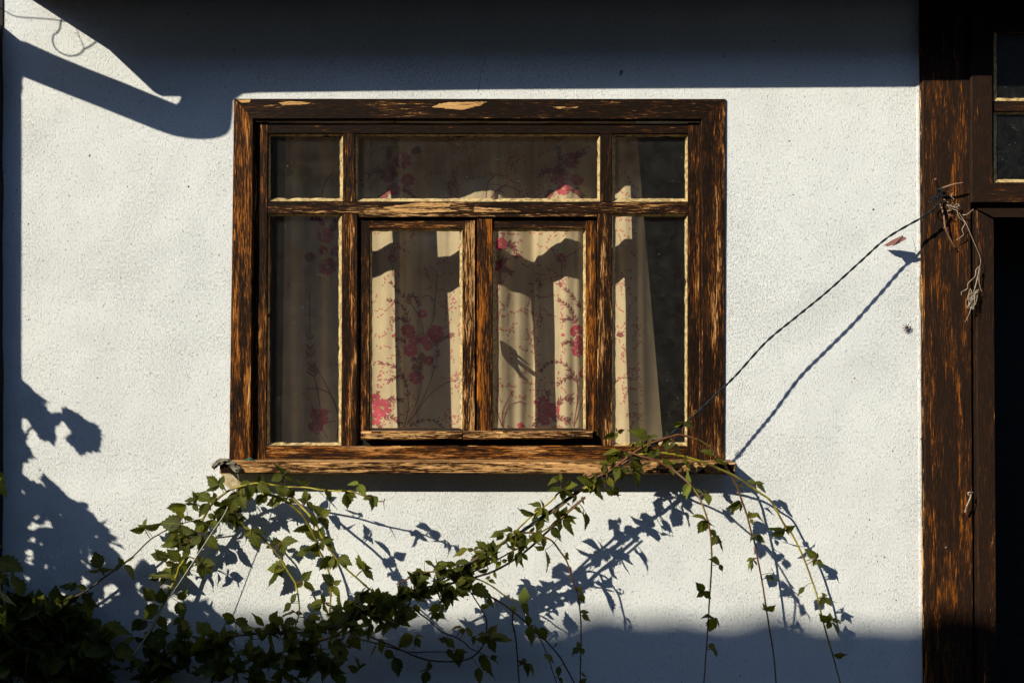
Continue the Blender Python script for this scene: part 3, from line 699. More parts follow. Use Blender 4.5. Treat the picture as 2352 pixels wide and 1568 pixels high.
# drifts of little petals, in curving trails
for k in range(300):
    x = rp.choice((rp.uniform(862, 930), rp.uniform(1140, 1235), rp.uniform(1232, 1300), rp.uniform(1030, 1060), rp.uniform(1418, 1470), rp.uniform(660, 1470)))
    y = rp.uniform(300, 1010); a = rp.uniform(0, 6.3)
    for s in range(rp.randint(4, 11)):
        x += math.cos(a) * 5.5; y += math.sin(a) * 5.5; a += rp.uniform(-.35, .35)
        ox, oy = x + rp.uniform(-3.5, 3.5), y + rp.uniform(-3, 3)
        if 662 < ox < 1475 and 200 < oy < 1060: lance('dots', ox, oy, a + rp.uniform(-.6, .6), 5.4, 1.75)
cloth_bm.faces.ensure_lookup_table()
for f in cloth_bm.faces: f.smooth = True
for mi, nm in enumerate(('flowers', 'dots', 'stems', 'centres'), 1):
    for v in prints[nm].verts: v.co.y += {'centres': -0.0006, 'dots': 0.0004}.get(nm, 0)
    k = len(cloth_bm.faces); me = bpy.data.meshes.new('tmp'); prints[nm].to_mesh(me); prints[nm].free(); cloth_bm.from_mesh(me); bpy.data.meshes.remove(me)
    cloth_bm.faces.ensure_lookup_table()
    for f in cloth_bm.faces[k:]: f.material_index = mi
obj('cloth', cloth_bm, [CURT, PINK, DOT, TWIG, YEL], cur)

# ---- the room behind
bm = bmesh.new(); a, b = R_(100, -300, -231), R_(2080, 1800, -2300)
add_box(bm, (a.x, a.y, b.z), (b.x, b.y, a.z))
fs = [f for f in bm.faces if abs(f.calc_center_median().y - a.y) < 1e-4]; bmesh.ops.delete(bm, geom=fs, context='FACES')
structure(obj('room_walls', bm, ROOM))

# ================================================================== THE DOORWAY SIDE
post = thing('door_post', 'broad dark timber post with flaking brown stain beside the plaster wall', 'post', W(2178, 1560, 12))
board('timber', [(2117, -60), (2228.5, -60), (2238.5, 1700), (2127, 1700)], 12.6, -60, 'z', post, 0.44, 0.0, 0.85, bev=3.0, mat=DOORWOOD)
board('edge_strip', [(2112.5, -60), (2117.2, -60), (2127.2, 1700), (2122, 1700)], 8.5, -50, 'z', post, 0.62, 0.6, 0.1, bev=0.8)
bm = bmesh.new(); p = W(2173, 1257, 12.6); bmesh.ops.create_uvsphere(bm, u_segments=10, v_segments=6, radius=3.0 * S, matrix=Matrix.Translation(p)); obj('bolt_head', bm, METAL, post, smooth=True)
dw_ = thing('doorway', 'dark doorway with stained timber jamb and a glazed light above', 'door', W(2320, 1560, 0))
board('jamb', [(2241.5, 482), (2284, 506), (2291.5, 1700), (2248.5, 1700)], 20.5, -150, 'z', dw_, 0.24, 0.1, 0.45, bev=2.5, mat=DOORWOOD)
board('header', [(2241.5, 478), (2960, 478), (2960, 500), (2284, 500)], 19.8, -150, 'x', dw_, 0.22, 0.1, 0.3, bev=2.5, mat=DOORWOOD)
board('shadow_gap', [(2228, 465), (2960, 465), (2960, 480), (2228, 480)], 2.0, -100, 'x', dw_, 0.0, 0.0, 0.0, mat=DARKW)  # black board in the gap; the shade there is put into its colour
board('stop', [(2232, 500), (2243, 480), (2250, 1700), (2238, 1700)], 5.0, -60, 'z', dw_, 0, 0, 0, mat=DARKW)
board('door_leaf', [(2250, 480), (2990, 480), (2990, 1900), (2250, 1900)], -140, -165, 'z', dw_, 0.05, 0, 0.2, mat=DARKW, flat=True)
board('jamb', [(2946, 470), (3060, 470), (3060, 1950), (2946, 1950)], 20.5, -150, 'z', dw_, 0.24, 0.1, 0.45, bev=2.5, mat=DOORWOOD, flat=True)
tl_ = bmesh.new()
board('stile', [(2229.5, -60), (2281, -60), (2282, 419), (2230.5, 466)], 21.0, -60, 'z', tl_, 0.24, 0.15, 0.4, bev=4.0)
board('rail', [(2282, 419.5), (2960, 419.5), (2960, 466), (2231, 466)], 20.7, -60, 'x', tl_, 0.20, 0.1, 0.3, bev=3.0, mat=DOORWOOD)
board('rail', [(2229.5, -140), (2960, -140), (2960, 70), (2282, 70)], 20.9, -60, 'x', tl_, 0.15, 0.1, 0.3, bev=3.0, mat=DARKW)
board('glazing_bar', [(2283, 232), (2960, 232), (2960, 257), (2283, 257)], 12.5, -20, 'x', tl_, 0.25, 0.15, 0.4, bev=2.0, mat=DOORWOOD)
tl_ = obj('top_light', tl_, DOORWOOD, dw_)
for (y0, y1) in ((70, 232), (257, 419)):
    pn = pane(tl_, 2284, y0 + 2, 2940, y1 - 2, 2.0); putty_frame(tl_, 2282.5, y0, 2942, y1, 6.5, 10.5, 2.0)
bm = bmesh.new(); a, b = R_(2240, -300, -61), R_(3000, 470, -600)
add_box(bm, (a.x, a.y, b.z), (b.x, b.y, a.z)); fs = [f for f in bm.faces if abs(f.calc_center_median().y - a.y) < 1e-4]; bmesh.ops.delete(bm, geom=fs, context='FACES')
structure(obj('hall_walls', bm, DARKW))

# ================================================================== VINES
K = 0.19141
OR = {'A': (300, 1840), 'B': (1000, 1840), 'C': (1700, 1840), 'D': (2300, 1640), 'E': (2700, 2100), 'F': (0, 2209), 'G': (700, 2209), 'H': (1400, 2209), 'J': (2000, 2209)}
def cv(cr, x, y):
    ox, oy = OR[cr]; k = 0.335 if cr == 'J' else K
    return ox / 1.7415 + x * k, oy / 1.7415 + y * k
# name: material, radius at root, radius at tip, [(crop,x,y,depth)...], label
VINES = [
 ('V1', 'D', 2.3, 1.2, 'F 440 800 40|F 740 620 34|A 140 1560 30|A 330 1420 30|A 480 1310 32|A 600 1230 34|A 720 1130 36|A 880 970 38|A 1020 880 42|A 1210 780 46|A 1400 730 50|A 1540 700 52', 'long dark purple bramble cane climbing from the lower left shade to the leafy clump'),
 ('V2', 'G', 3.6, 1.3, 'F 1590 1240 48|F 1850 850 44|F 1990 560 42|F 2100 320 40|A 1250 1290 40|A 1340 1150 42|A 1400 980 46|A 1480 820 50|A 1560 660 54|A 1650 520 58|A 1820 380 62|A 1930 330 64|A 2140 280 68|B 150 275 70|B 300 300 72|B 440 320 78|B 660 325 92|B 850 355 104|B 1060 370 116|B 1230 380 126|B 1400 440 132|B 1540 490 134|B 1615 494 134', 'thick yellow green bramble cane arching under the left end of the sill'),
 ('V3', 'G', 3.3, 1.9, 'B 150 400 66|B 300 430 58|B 430 490 50|B 560 590 44|B 650 680 40|B 700 770 36|B 790 950 32|B 830 1080 30|B 890 1190 28|B 930 1290 28|B 960 1420 30|G 1870 480 34|G 1862 650 42|G 1850 870 60', 'yellow bramble shoot hanging down left of the middle, ending in the dark tangle'),
 ('V4', 'G', 3.0, 1.6, 'B 440 370 84|B 570 510 100|B 660 600 112|B 740 690 120|B 800 780 126|B 850 890 132|B 910 1000 134|B 990 1110 134|B 1100 1250 132|B 1270 1400 130|B 1400 1510 130|H 150 375 128|H 290 475 126', 'yellow and reddish bramble shoot sloping down right into the dark tangle below the sill'),
 ('V5', 'G', 2.6, 1.5, 'A 1800 690 50|A 1990 780 40|A 2120 850 34|B 140 920 30|B 250 1040 28|B 360 1160 27|B 430 1290 27|B 500 1400 28|G 1450 380 30|G 1480 530 34|G 1492 660 40|G 1480 770 48|G 1430 900 60|G 1330 1040 80', 'thin green bramble shoot with three leaf clusters hanging below the sill on the left'),
 ('S1', 'R', 2.6, 2.2, 'D 1480 360 108|D 1280 298 113|D 1150 315 116|D 900 400 118|D 800 450 119|D 660 540 120|D 560 620 120|D 400 740 121|C 2050 210 122|C 1850 380 122|C 1700 490 122|C 1560 600 122|C 1400 700 122|C 1150 870 122|C 1030 930 122|C 830 1045 122|C 700 1120 124|C 580 1200 125|C 440 1320 126|C 330 1400 127|H 1000 420 128|H 700 560 128|H 400 680 128|H 100 800 126|G 1900 1000 120|G 1600 1100 112|G 1200 1220 100|G 900 1300 92|G 700 1440 86', 'long main bramble cane running along the black cable up to the window sill'),
 ('S2', 'D', 2.4, 2.4, 'C 1920 440 120|C 1720 610 120|C 1600 740 119|C 1450 870 118|C 1350 970 118|C 1170 1120 118|C 990 1240 119|C 800 1340 120|C 640 1390 121|C 450 1450 122|H 900 420 122|H 600 520 120|H 300 640 118|G 2100 780 112|G 1900 890 105|G 1600 955 96|G 1200 960 86|G 850 985 76|G 570 1030 66|G 180 1150 56|F 2050 1200 52|F 1800 1300 52|F 1500 1400 54', 'dark bramble cane lowest of the bundle that climbs towards the sill'),
 ('S3', 'G', 2.2, 1.8, 'C 1990 290 124|C 1850 370 125|C 1640 370 126|C 1500 500 126|C 1300 650 126|C 1120 820 126|C 1000 930 126|C 850 1030 126|C 700 1090 126', 'thin green bramble cane topmost of the bundle under the black cable'),
 ('S4', 'R', 1.8, 1.6, 'C 1920 450 128|C 1700 640 128|C 1510 790 126|C 1350 890 124|C 1250 980 124|C 1030 1100 124|C 870 1190 124|C 640 1310 126|C 450 1380 127', 'thin reddish bramble cane in the middle of the bundle below the sill'),
 ('S5', 'R', 2.2, 1.4, 'C 1160 870 124|C 1300 870 122|C 1410 910 120|C 1530 970 118|C 1620 1090 116|C 1700 1210 114|C 1760 1400 112|C 1810 1560 110|J 525 250 106|J 545 360 102|J 555 480 98|J 555 620 94|J 552 760 92|J 550 905 90', 'slender bramble shoot arching over and hanging straight down near the middle'),
 ('S6', 'R', 1.8, 1.4, 'H 560 380 134|H 700 310 134|H 900 240 134|H 1130 235 132|H 1230 290 130|H 1330 340 128', 'short red bramble shoot bowed over the top of the dark tangle'),
 ('S7', 'G', 1.9, 1.0, 'H 1400 290 120|H 1540 320 118|H 1700 400 114|H 1850 510 108|H 1970 580 104|H 2060 660 98|H 2110 780 90|H 2170 880 82', 'yellow green bramble shoot ending in one large upright leaf'),
 ('S8', 'D', 2.2, 1.5, 'H 1450 490 116|H 1650 520 106|H 1800 590 96|H 1950 700 84|H 2100 830 72|H 2190 930 64|J 300 590 58|J 400 700 50|J 460 800 46|J 515 905 44', 'dark bramble shoot sloping out of the tangle to the bottom edge'),
 ('S9', 'D', 1.8, 1.0, 'H 760 650 100|H 850 740 88|H 950 810 78|H 1090 940 66|H 1320 1040 56|H 1450 1150 50|H 1540 1190 46|H 1640 1240 44', 'thin dark bramble shoot crossing the bright wall below the tangle'),
 ('S10', 'D', 2.1, 1.3, 'H 160 950 96|H 300 1030 80|H 600 1160 58|H 720 1215 50|H 900 1280 44|H 1100 1305 42|H 1280 1300 42|H 1430 1270 44|H 1550 1180 50|H 1620 1050 56|H 1642 900 66|H 1630 780 74|H 1560 650 88|H 1450 480 104|H 1400 400 110', 'dark bramble cane looping round in a wide curve at the bottom'),
 ('S11', 'D', 1.8, 1.5, 'H 1955 700 84|H 1953 850 70|H 1985 1000 60|H 2005 1200 52|H 2030 1570 48', 'straight dark bramble shoot hanging from the sloping cane to the bottom edge'),
 ('S12', 'D', 1.3, 1.0, 'H 2200 1000 62|J 280 600 56|J 340 750 50|J 392 905 46', 'thinnest dark bramble shoot hanging beside the looped cane'),
 ('S13', 'D', 1.7, 1.1, 'H 0 1000 90|H 170 1050 74|H 400 1110 58|H 650 1180 48|H 800 1196 44|H 950 1188 44|H 1160 1192 44', 'brown bramble twig running level along the bottom wall'),
 ('R1', 'R', 2.5, 1.4, 'D 640 500 122|D 790 550 132|D 930 590 138|D 1140 690 142|D 1260 780 155|D 1380 890 170|D 1450 980 182|D 1500 1060 192|D 1560 1220 205|D 1600 1350 212|D 1625 1480 214|E 430 150 214|E 442 380 208|E 430 650 200|E 412 900 192|E 400 1150 186|E 370 1570 180|E 345 1930 175', 'bramble shoot hanging furthest left of the three below the sill\'s right end'),
 ('R2', 'R', 2.8, 1.6, 'D 900 400 112|D 1150 315 110|D 1280 298 106|D 1500 370 98|D 1620 450 92|D 1700 530 86|D 1780 640 80|D 1850 740 74|D 1950 930 66|D 2000 1080 62|D 2060 1250 60|D 2120 1480 58|E 950 180 56|E 1000 440 54|E 1050 700 52|E 1092 980 50|E 1135 1250 48|E 1185 1570 46|E 1215 1930 44', 'middle one of the three bramble shoots hanging off the sill\'s right end'),
 ('R3', 'G', 2.9, 1.7, 'D 740 540 118|D 850 520 116|D 1000 510 112|D 1250 540 104|D 1580 640 92|D 1700 690 86|D 1900 780 76|D 2090 900 66|D 2230 1000 62|D 2352 1090 60|E 1300 -30 58|E 1385 80 56|E 1450 190 55|E 1560 430 53|E 1640 650 51|E 1700 830 50|E 1770 1120 48|E 1830 1340 46|E 1900 1580 46|E 1995 1930 44', 'rightmost bramble shoot arching far past the sill before it hangs'),
]
LEAVES = {
'A': '300 1290 230 1085 .6,300 1300 140 1350 .32,285 1295 450 1312 .28,565 1262 455 1330 .5,570 1250 525 1165 .6,575 1250 732 1130 .3,600 1255 722 1402 .42,835 830 660 835 .35,835 825 755 770 .4,835 820 855 690 .35,840 815 1020 778 .3,1270 765 1000 735 .62,1250 780 1132 908 .5,1270 780 1325 908 .7,1305 690 1215 600 .45,1310 680 1425 712 .4,1330 540 1090 592 .5,1430 520 1310 520 .4,1430 520 1440 368 .35,1425 490 1310 470 .4,1430 520 1475 612 .5,1612 485 1440 372 .55,1690 450 1660 380 .8,1690 460 1590 500 .6,1660 500 1780 532 .5,1730 300 1560 190 .5,1740 288 1788 180 .55,1725 298 1538 392 .35,1740 290 1802 345 .6,1580 520 1490 670 .65,1600 510 1620 600 .3,2132 290 1912 372 .68,1950 400 1835 438 .7,1930 450 1825 635 .75,1965 410 2045 565 .6,2010 400 2085 472 .35,1960 560 1985 632 .6,1775 570 1665 695 .65,1785 590 1860 765 .55,1850 640 1930 760 .6,1930 690 1942 832 .5,2080 290 2112 462 .55,2140 300 2180 400 .5,2290 400 2178 520 .75,2200 270 2330 385 .7,2215 275 2240 165 .7,2210 270 2105 252 .35,1250 950 1045 1025 .72,1275 960 1375 1105 .6,1290 960 1392 935 .5,1512 908 1380 1010 .6,1535 920 1495 1092 .5,1580 915 1715 1060 .55,1540 760 1432 862 .6,1550 760 1562 895 .6,1560 750 1685 715 .5,1540 740 1395 722 .3,1275 700 1190 740 .6,1255 1200 1105 1060 .8,1072 1160 912 1120 .6,1090 1215 985 1045 .4,1090 1222 1215 1245 .5,1250 1230 1362 1150 .7,1250 1235 1155 1375 .75,1280 1250 1340 1395 .6,1390 1200 1360 1325 .6,1500 1222 1525 1125 .75,1545 1222 1678 1240 .6,1530 1240 1522 1422 .72,1560 1235 1640 1352 .75,1500 1225 1425 1262 .5,1200 1410 880 1322 .25,1010 1405 895 1432 .5,1060 1390 1045 1490 .8,1120 1385 1210 1432 .5,1375 830 1432 905 .6,1180 700 1300 680 .5,2112 842 2022 905 .6,2115 845 2292 850 .38,2120 855 2206 1046 .52,1600 650 1690 690 .6,1460 1000 1380 1060 .5,1300 820 1420 870 .5,1350 1080 1300 1180 .6,1660 720 1700 830 .6,1640 920 1600 850 .5',
'B': '395 165 295 20 .35,385 180 252 240 .6,410 170 485 110 .28,430 190 542 275 .4,405 165 430 112 .6,450 425 303 290 .6,450 440 532 338 .42,380 470 180 512 .45,380 492 455 440 .5,460 460 565 515 .28,675 262 540 245 .38,680 290 718 262 .5,672 290 690 232 .4,600 285 552 310 .4,903 352 798 322 .5,910 350 975 478 .5,1145 362 1028 350 .2,1150 385 1175 567 .58,1150 380 1278 438 .25,1302 285 1170 276 .25,1302 285 1388 428 .5,1478 428 1355 466 .42,1475 430 1476 586 .55,1490 430 1525 552 .35,1610 495 1610 592 .22,1610 490 1616 455 .4,690 490 650 350 .6,680 502 580 455 .5,690 500 755 592 .5,692 480 727 400 .38,862 672 765 508 .45,866 665 955 590 .55,862 682 815 752 .7,872 692 942 818 .5,790 780 740 635 .4,790 700 760 805 .4,725 785 522 862 .35,805 945 658 822 .52,835 950 870 785 .5,850 980 1005 932 .48,842 990 880 1082 .6,822 985 640 1095 .3,690 1085 550 1128 .42,740 1060 840 1152 .6,812 850 790 920 .5,945 995 1012 1105 .4,965 1150 848 1315 .55,960 1150 890 1180 .5,1062 1180 985 1302 .5,1080 1160 1215 1245 .62,1000 1170 958 1302 .5,1090 1205 1165 1280 .5,372 992 240 962 .45,382 978 565 955 .45,385 992 408 1135 .52,430 1290 198 1272 .5,322 1312 240 1532 .4,330 1255 375 1396 .55,640 1440 732 1322 .5,632 1450 538 1522 .6,662 1450 766 1575 .42,1000 1490 868 1355 .4,1010 1490 1086 1438 .7,1000 1500 930 1590 .65,1010 1505 1060 1640 .45,1362 1310 1283 1142 .42,1362 1302 1455 1280 .5,1357 1312 1482 1432 .4,1352 1302 1297 1280 .5',
'C': '1602 235 1475 268 .28,1610 240 1628 152 .6,1630 242 1686 215 .4,1592 222 1542 185 .4,1655 352 1472 365 .2,1660 365 1652 492 .48,1690 360 1782 432 .6,1680 325 1832 282 .5,1680 325 1755 235 .3,2012 282 1830 200 .48,2012 272 2022 158 .5,2020 292 1985 392 .75,2010 300 1900 380 .5,2030 290 2142 352 .35,2050 330 2112 465 .3,2180 345 2333 432 .35,2180 215 2272 318 .55,2140 150 2150 45 .6,2200 40 2110 0 .5,2235 300 2262 372 .4,1392 562 1246 512 .42,1410 565 1400 465 .28,1300 640 1115 585 .28,1402 575 1305 682 .6,1420 570 1472 725 .38,1300 640 1238 662 .4,1350 680 1285 770 .6,1400 700 1345 855 .62,1410 690 1478 752 .38,1310 810 1250 862 .4,1638 692 1533 605 .5,1640 682 1705 555 .5,1650 692 1828 680 .42,1636 702 1518 792 .5,1652 712 1792 880 .5,1700 700 1815 742 .4,1610 750 1622 862 .3,1512 828 1640 920 .5,1602 920 1632 975 .4,1785 575 1902 635 .42,1905 590 1912 722 .3,1930 635 1932 818 .28,1805 420 1782 525 .3,1735 540 1700 500 .5,1890 440 1905 530 .4,1045 850 885 826 .38,1040 862 990 785 .5,1036 870 985 942 .6,1060 850 1168 915 .55,938 868 778 915 .3,935 872 858 962 .62,1100 915 1035 1052 .6,1125 895 1238 975 .6,1160 980 1242 1060 .4,1152 975 1140 1142 .35,1082 1080 978 1020 .28,732 1065 622 962 .52,742 1065 806 972 .55,742 1100 872 1112 .4,505 1068 348 1142 .4,582 1080 662 1035 .3,582 1078 508 1050 .5,762 1140 700 1292 .32,742 1150 640 1292 .4,792 1150 870 1242 .5,1062 1100 998 1248 .38,1135 1100 1085 1248 .5,1155 1130 1166 1292 .28,1180 1120 1226 1202 .38,912 1220 842 1290 .5,925 1215 992 1190 .6,1392 895 1438 1052 .35,1430 1070 1310 1035 .2,1440 1080 1498 1302 .3,1690 1160 1716 1105 .4,1690 1165 1730 1188 .5,1690 1162 1660 1140 .5,360 1262 235 1220 .5,360 1252 535 1190 .32,265 1240 132 1290 .62,350 1280 330 1385 .5,0 1210 132 1262 .28,260 1240 100 1310 .4,640 1330 765 1308 .4,780 1400 725 1420 .6,830 1340 855 1412 .5,760 1440 850 1470 .5',
'D': '462 268 340 345 .38,512 262 595 240 .4,500 262 495 205 .3,512 272 462 346 .5,858 332 675 220 .52,860 342 925 305 .6,920 322 992 295 .35,1152 335 1088 262 .5,915 355 1005 432 .5,1125 345 1035 425 .5,1292 152 1163 165 .32,1292 150 1192 202 .3,1312 155 1428 192 .38,1312 165 1342 202 .5,1130 330 1188 382 .5,1110 395 1092 490 .55,1185 390 1135 462 .5,1200 400 1252 518 .3,695 395 640 415 .5,702 390 712 465 .5,720 405 815 412 .4,522 492 338 502 .32,535 505 365 632 .5,562 478 532 572 .5,645 520 585 565 .8,465 540 532 602 .5,962 552 840 502 .62,962 545 1002 445 .6,970 552 1022 582 .4,1155 665 1042 568 .48,1165 665 1202 580 .5,1160 672 1172 782 .4,1335 640 1300 545 .4,1342 620 1382 725 .28,680 572 802 558 .4,700 590 804 672 .5,690 592 752 742 .62,580 680 560 822 .62,602 682 702 742 .35,702 740 762 908 .42,372 658 312 650 .6,370 665 345 762 .6,212 882 20 800 .5,218 880 242 765 .5,228 882 165 965 .75,382 812 472 922 .5,250 905 312 1072 .28,462 925 532 1028 .4,1662 542 1508 458 .48,1672 550 1685 475 .3,1680 562 1762 652 .4,1702 560 1802 640 .4,1392 868 1330 728 .42,1372 888 1300 1015 .6,1392 905 1330 1050 .35,1430 975 1582 990 .42,1592 1000 1605 1132 .5,1590 998 1530 940 .28,1962 900 2062 948 .22,1962 892 1995 848 .5,2165 882 2065 832 .48,2170 882 2278 862 .25,2180 890 2292 978 .28,1985 1110 1842 1160 .5,1975 1112 1858 1222 .42,1985 1118 2002 1222 .45,2112 1292 2085 1205 .5,2115 1290 2205 1225 .5,2112 1302 2132 1368 .7,2190 1230 2255 1335 .25,1572 1312 1422 1240 .35,1572 1322 1480 1468 .55,1582 1330 1540 1440 .4,1592 1320 1662 1395 .15,1622 1435 1705 1528 .35,1640 1530 1760 1575 .6,2132 1445 2212 1490 .3,2155 1490 2108 1560 .55,2180 1500 2245 1558 .6',
'E': '440 60 502 145 .32,496 155 442 232 .65,506 155 575 302 .28,532 452 414 398 .32,536 472 572 548 .5,346 792 253 680 .68,340 800 262 858 .75,350 800 434 876 .52,460 1110 330 1080 .12,460 1112 412 1275 .62,472 1110 536 1218 .12,400 1450 518 1495 .38,480 1500 502 1570 .5,965 118 902 180 .5,1002 120 1042 215 .6,942 402 862 418 .3,932 410 875 532 .35,932 420 910 538 .45,942 420 990 478 .4,930 402 962 388 .4,1172 615 1085 602 .25,1177 625 1118 658 .5,1182 620 1196 692 .32,1192 572 1148 503 .25,1095 1022 1062 932 .35,1105 1020 1202 955 .38,1095 1025 1028 983 .12,1100 1020 1106 1058 .5,1302 42 1108 48 .28,1322 60 1163 112 .3,1312 42 1362 -10 .5,1322 60 1452 10 .5,1332 65 1372 112 .5,1702 380 1553 288 .38,1692 400 1715 318 .4,1702 405 1652 482 .6,1712 415 1786 512 .28,1556 740 1468 832 .35,1800 852 1768 808 .6,1800 840 1842 830 .4,1800 865 1738 952 .5,1810 870 1880 962 .6,1815 860 1932 945 .18,1860 1152 1732 1060 .52,1850 1150 1862 1046 .75,1890 1150 1978 1132 .5,1866 1160 1826 1238 .6,1880 1162 1972 1325 .25,1960 1160 1996 1178 .5,1910 1552 2064 1560 .35',
'F': '912 410 715 385 .25,902 410 838 460 .5,922 402 1065 452 .25,650 570 668 392 .65,582 580 438 538 .4,600 592 450 625 .6,782 580 935 545 .3,995 560 1108 488 .5,1045 570 1172 640 .55,1012 570 1085 810 .5,250 520 180 192 .3,120 600 70 880 .6,285 560 405 562 .5,215 520 190 840 .85,1202 905 1055 780 .75,1212 912 1552 925 .55,1200 940 990 965 .6,1240 1010 1400 975 .7,1330 1162 875 1070 .5,1352 1175 1070 1290 .6,1380 1162 1602 1190 .6,1380 1175 1490 1300 .55,960 905 775 755 .5,765 740 580 760 .5,1835 570 1720 410 .85,1925 600 1935 430 .65,1900 640 1700 790 .65,1695 800 1578 932 .55,1765 830 1645 930 .75,1922 760 1995 925 .4,2140 595 2200 785 .6,2150 560 2245 440 .7,2170 780 2080 860 .6,2172 790 2140 985 .4,2182 800 2285 1055 .42,1840 990 1728 950 .65,1840 975 2035 960 .6,1612 1030 1473 1058 .3,1622 1030 1742 1042 .3,1860 1260 1740 1120 .7,1820 1290 1930 1460 .6,2005 1110 2310 1190 .6,1130 1400 1225 1570 .4,715 1080 815 1260 .4,705 1335 460 1262 .35,545 1452 308 1240 .35,1442 1385 1280 1350 .3,20 60 95 205 .7,0 300 120 385 .3,0 640 60 900 .6,400 820 310 960 .6,500 980 380 860 .6,600 900 780 960 .6,760 1180 640 1100 .6,300 1100 180 1000 .6',
'G': '405 985 258 815 .65,402 1000 545 1150 .7,420 992 540 960 .7,720 800 548 745 .4,722 825 590 850 .4,732 800 915 915 .42,800 880 945 995 .38,1070 870 930 728 .3,1078 945 1252 858 .52,1292 855 1172 765 .6,1430 712 1250 772 .3,1302 862 1475 810 .3,1312 870 1375 985 .65,1452 722 1532 730 .5,1442 722 1395 680 .4,1395 602 1458 478 .38,1392 610 1300 705 .4,1772 612 1588 622 .42,1790 605 1760 497 .38,1790 612 1822 752 .35,1752 622 1655 705 .45,1800 602 1935 655 .25,1742 812 1585 800 .25,1742 812 1690 765 .5,1850 885 1972 780 .35,1900 880 2060 700 .4,2060 850 2190 640 .4',
'H': '580 672 540 862 .35,585 680 815 735 .5,780 622 832 722 .6,442 822 420 1002 .38,462 832 545 905 .6,375 852 298 962 .4,282 905 192 1052 .42,1082 640 940 690 .55,1100 622 1102 742 .4,1052 722 965 790 .6,1052 725 1042 830 .7,1060 722 1140 790 .6,1152 460 1180 682 .48,1162 460 1292 572 .48,1142 460 1080 622 .4,1172 450 1230 640 .35,1292 422 1420 515 .42,1455 420 1705 502 .5,2085 610 2092 405 .95,1662 540 1715 650 .38,1702 540 1785 645 .25,1572 640 1665 642 .5,1342 902 1198 905 .25,1352 900 1350 985 .6,1392 902 1482 1015 .5,1162 1072 1060 1022 .5,1152 1045 1262 1135 .55,1282 1170 1325 1365 .45,1272 1162 1412 1202 .35,1182 1150 1240 1290 .4,1682 1022 1508 1042 .38,1682 1012 1752 848 .38,1692 1022 1868 960 .35,1692 1035 1955 1030 .33,1682 1042 1738 1192 .6,1622 985 1535 970 .35,1505 1000 1468 1102 .5,752 1012 572 1125 .62,772 1012 882 1000 .2,782 1030 845 1130 .75,645 985 762 1000 .4,540 1262 580 1475 .52,420 1185 540 1262 .6,352 1042 390 1205 .4,312 1132 230 1255 .3,932 1422 818 1410 .22,930 1425 880 1580 .75,942 1412 960 1315 .35,1605 1230 1690 1475 .42,1592 1232 1565 1372 .5,1680 1275 1795 1320 .28,1692 1265 1765 1238 .6,1550 1380 1545 1570 .5,2110 1322 2008 1288 .4,2112 1332 2105 1415 .65,2130 1332 2145 1482 .38,2142 1330 2216 1462 .25,2112 1312 2062 1262 .25,2140 762 2150 872 .85,2190 880 2158 1102 .48,2230 882 2280 1045 .42,2290 900 2345 1050 .75,2062 620 2152 692 .65,1930 645 1995 695 .6,2082 682 2165 765 .42,170 205 90 40 .4',
'J': '528 235 572 285 .28,552 285 578 340 .65,555 410 612 398 .5,562 430 620 462 .4,552 656 528 606 .7,548 656 493 695 .5,556 655 574 697 .65,560 820 592 858 .28,548 900 592 862 .7,310 700 372 742 .4,312 705 300 690 .4,405 780 400 850 .6,402 860 432 892 .4,375 640 394 622 .4,447 8 468 3 .5,458 30 474 46 .5',
}
YOUNG = {('B', 1150, 385), ('B', 1302, 285), ('B', 1475, 430), ('B', 1478, 428), ('D', 1392, 868), ('D', 1372, 888), ('D', 1392, 905), ('D', 1430, 975), ('H', 2085, 610), ('E', 932, 420), ('E', 932, 410), ('C', 762, 1140), ('C', 265, 1240)}

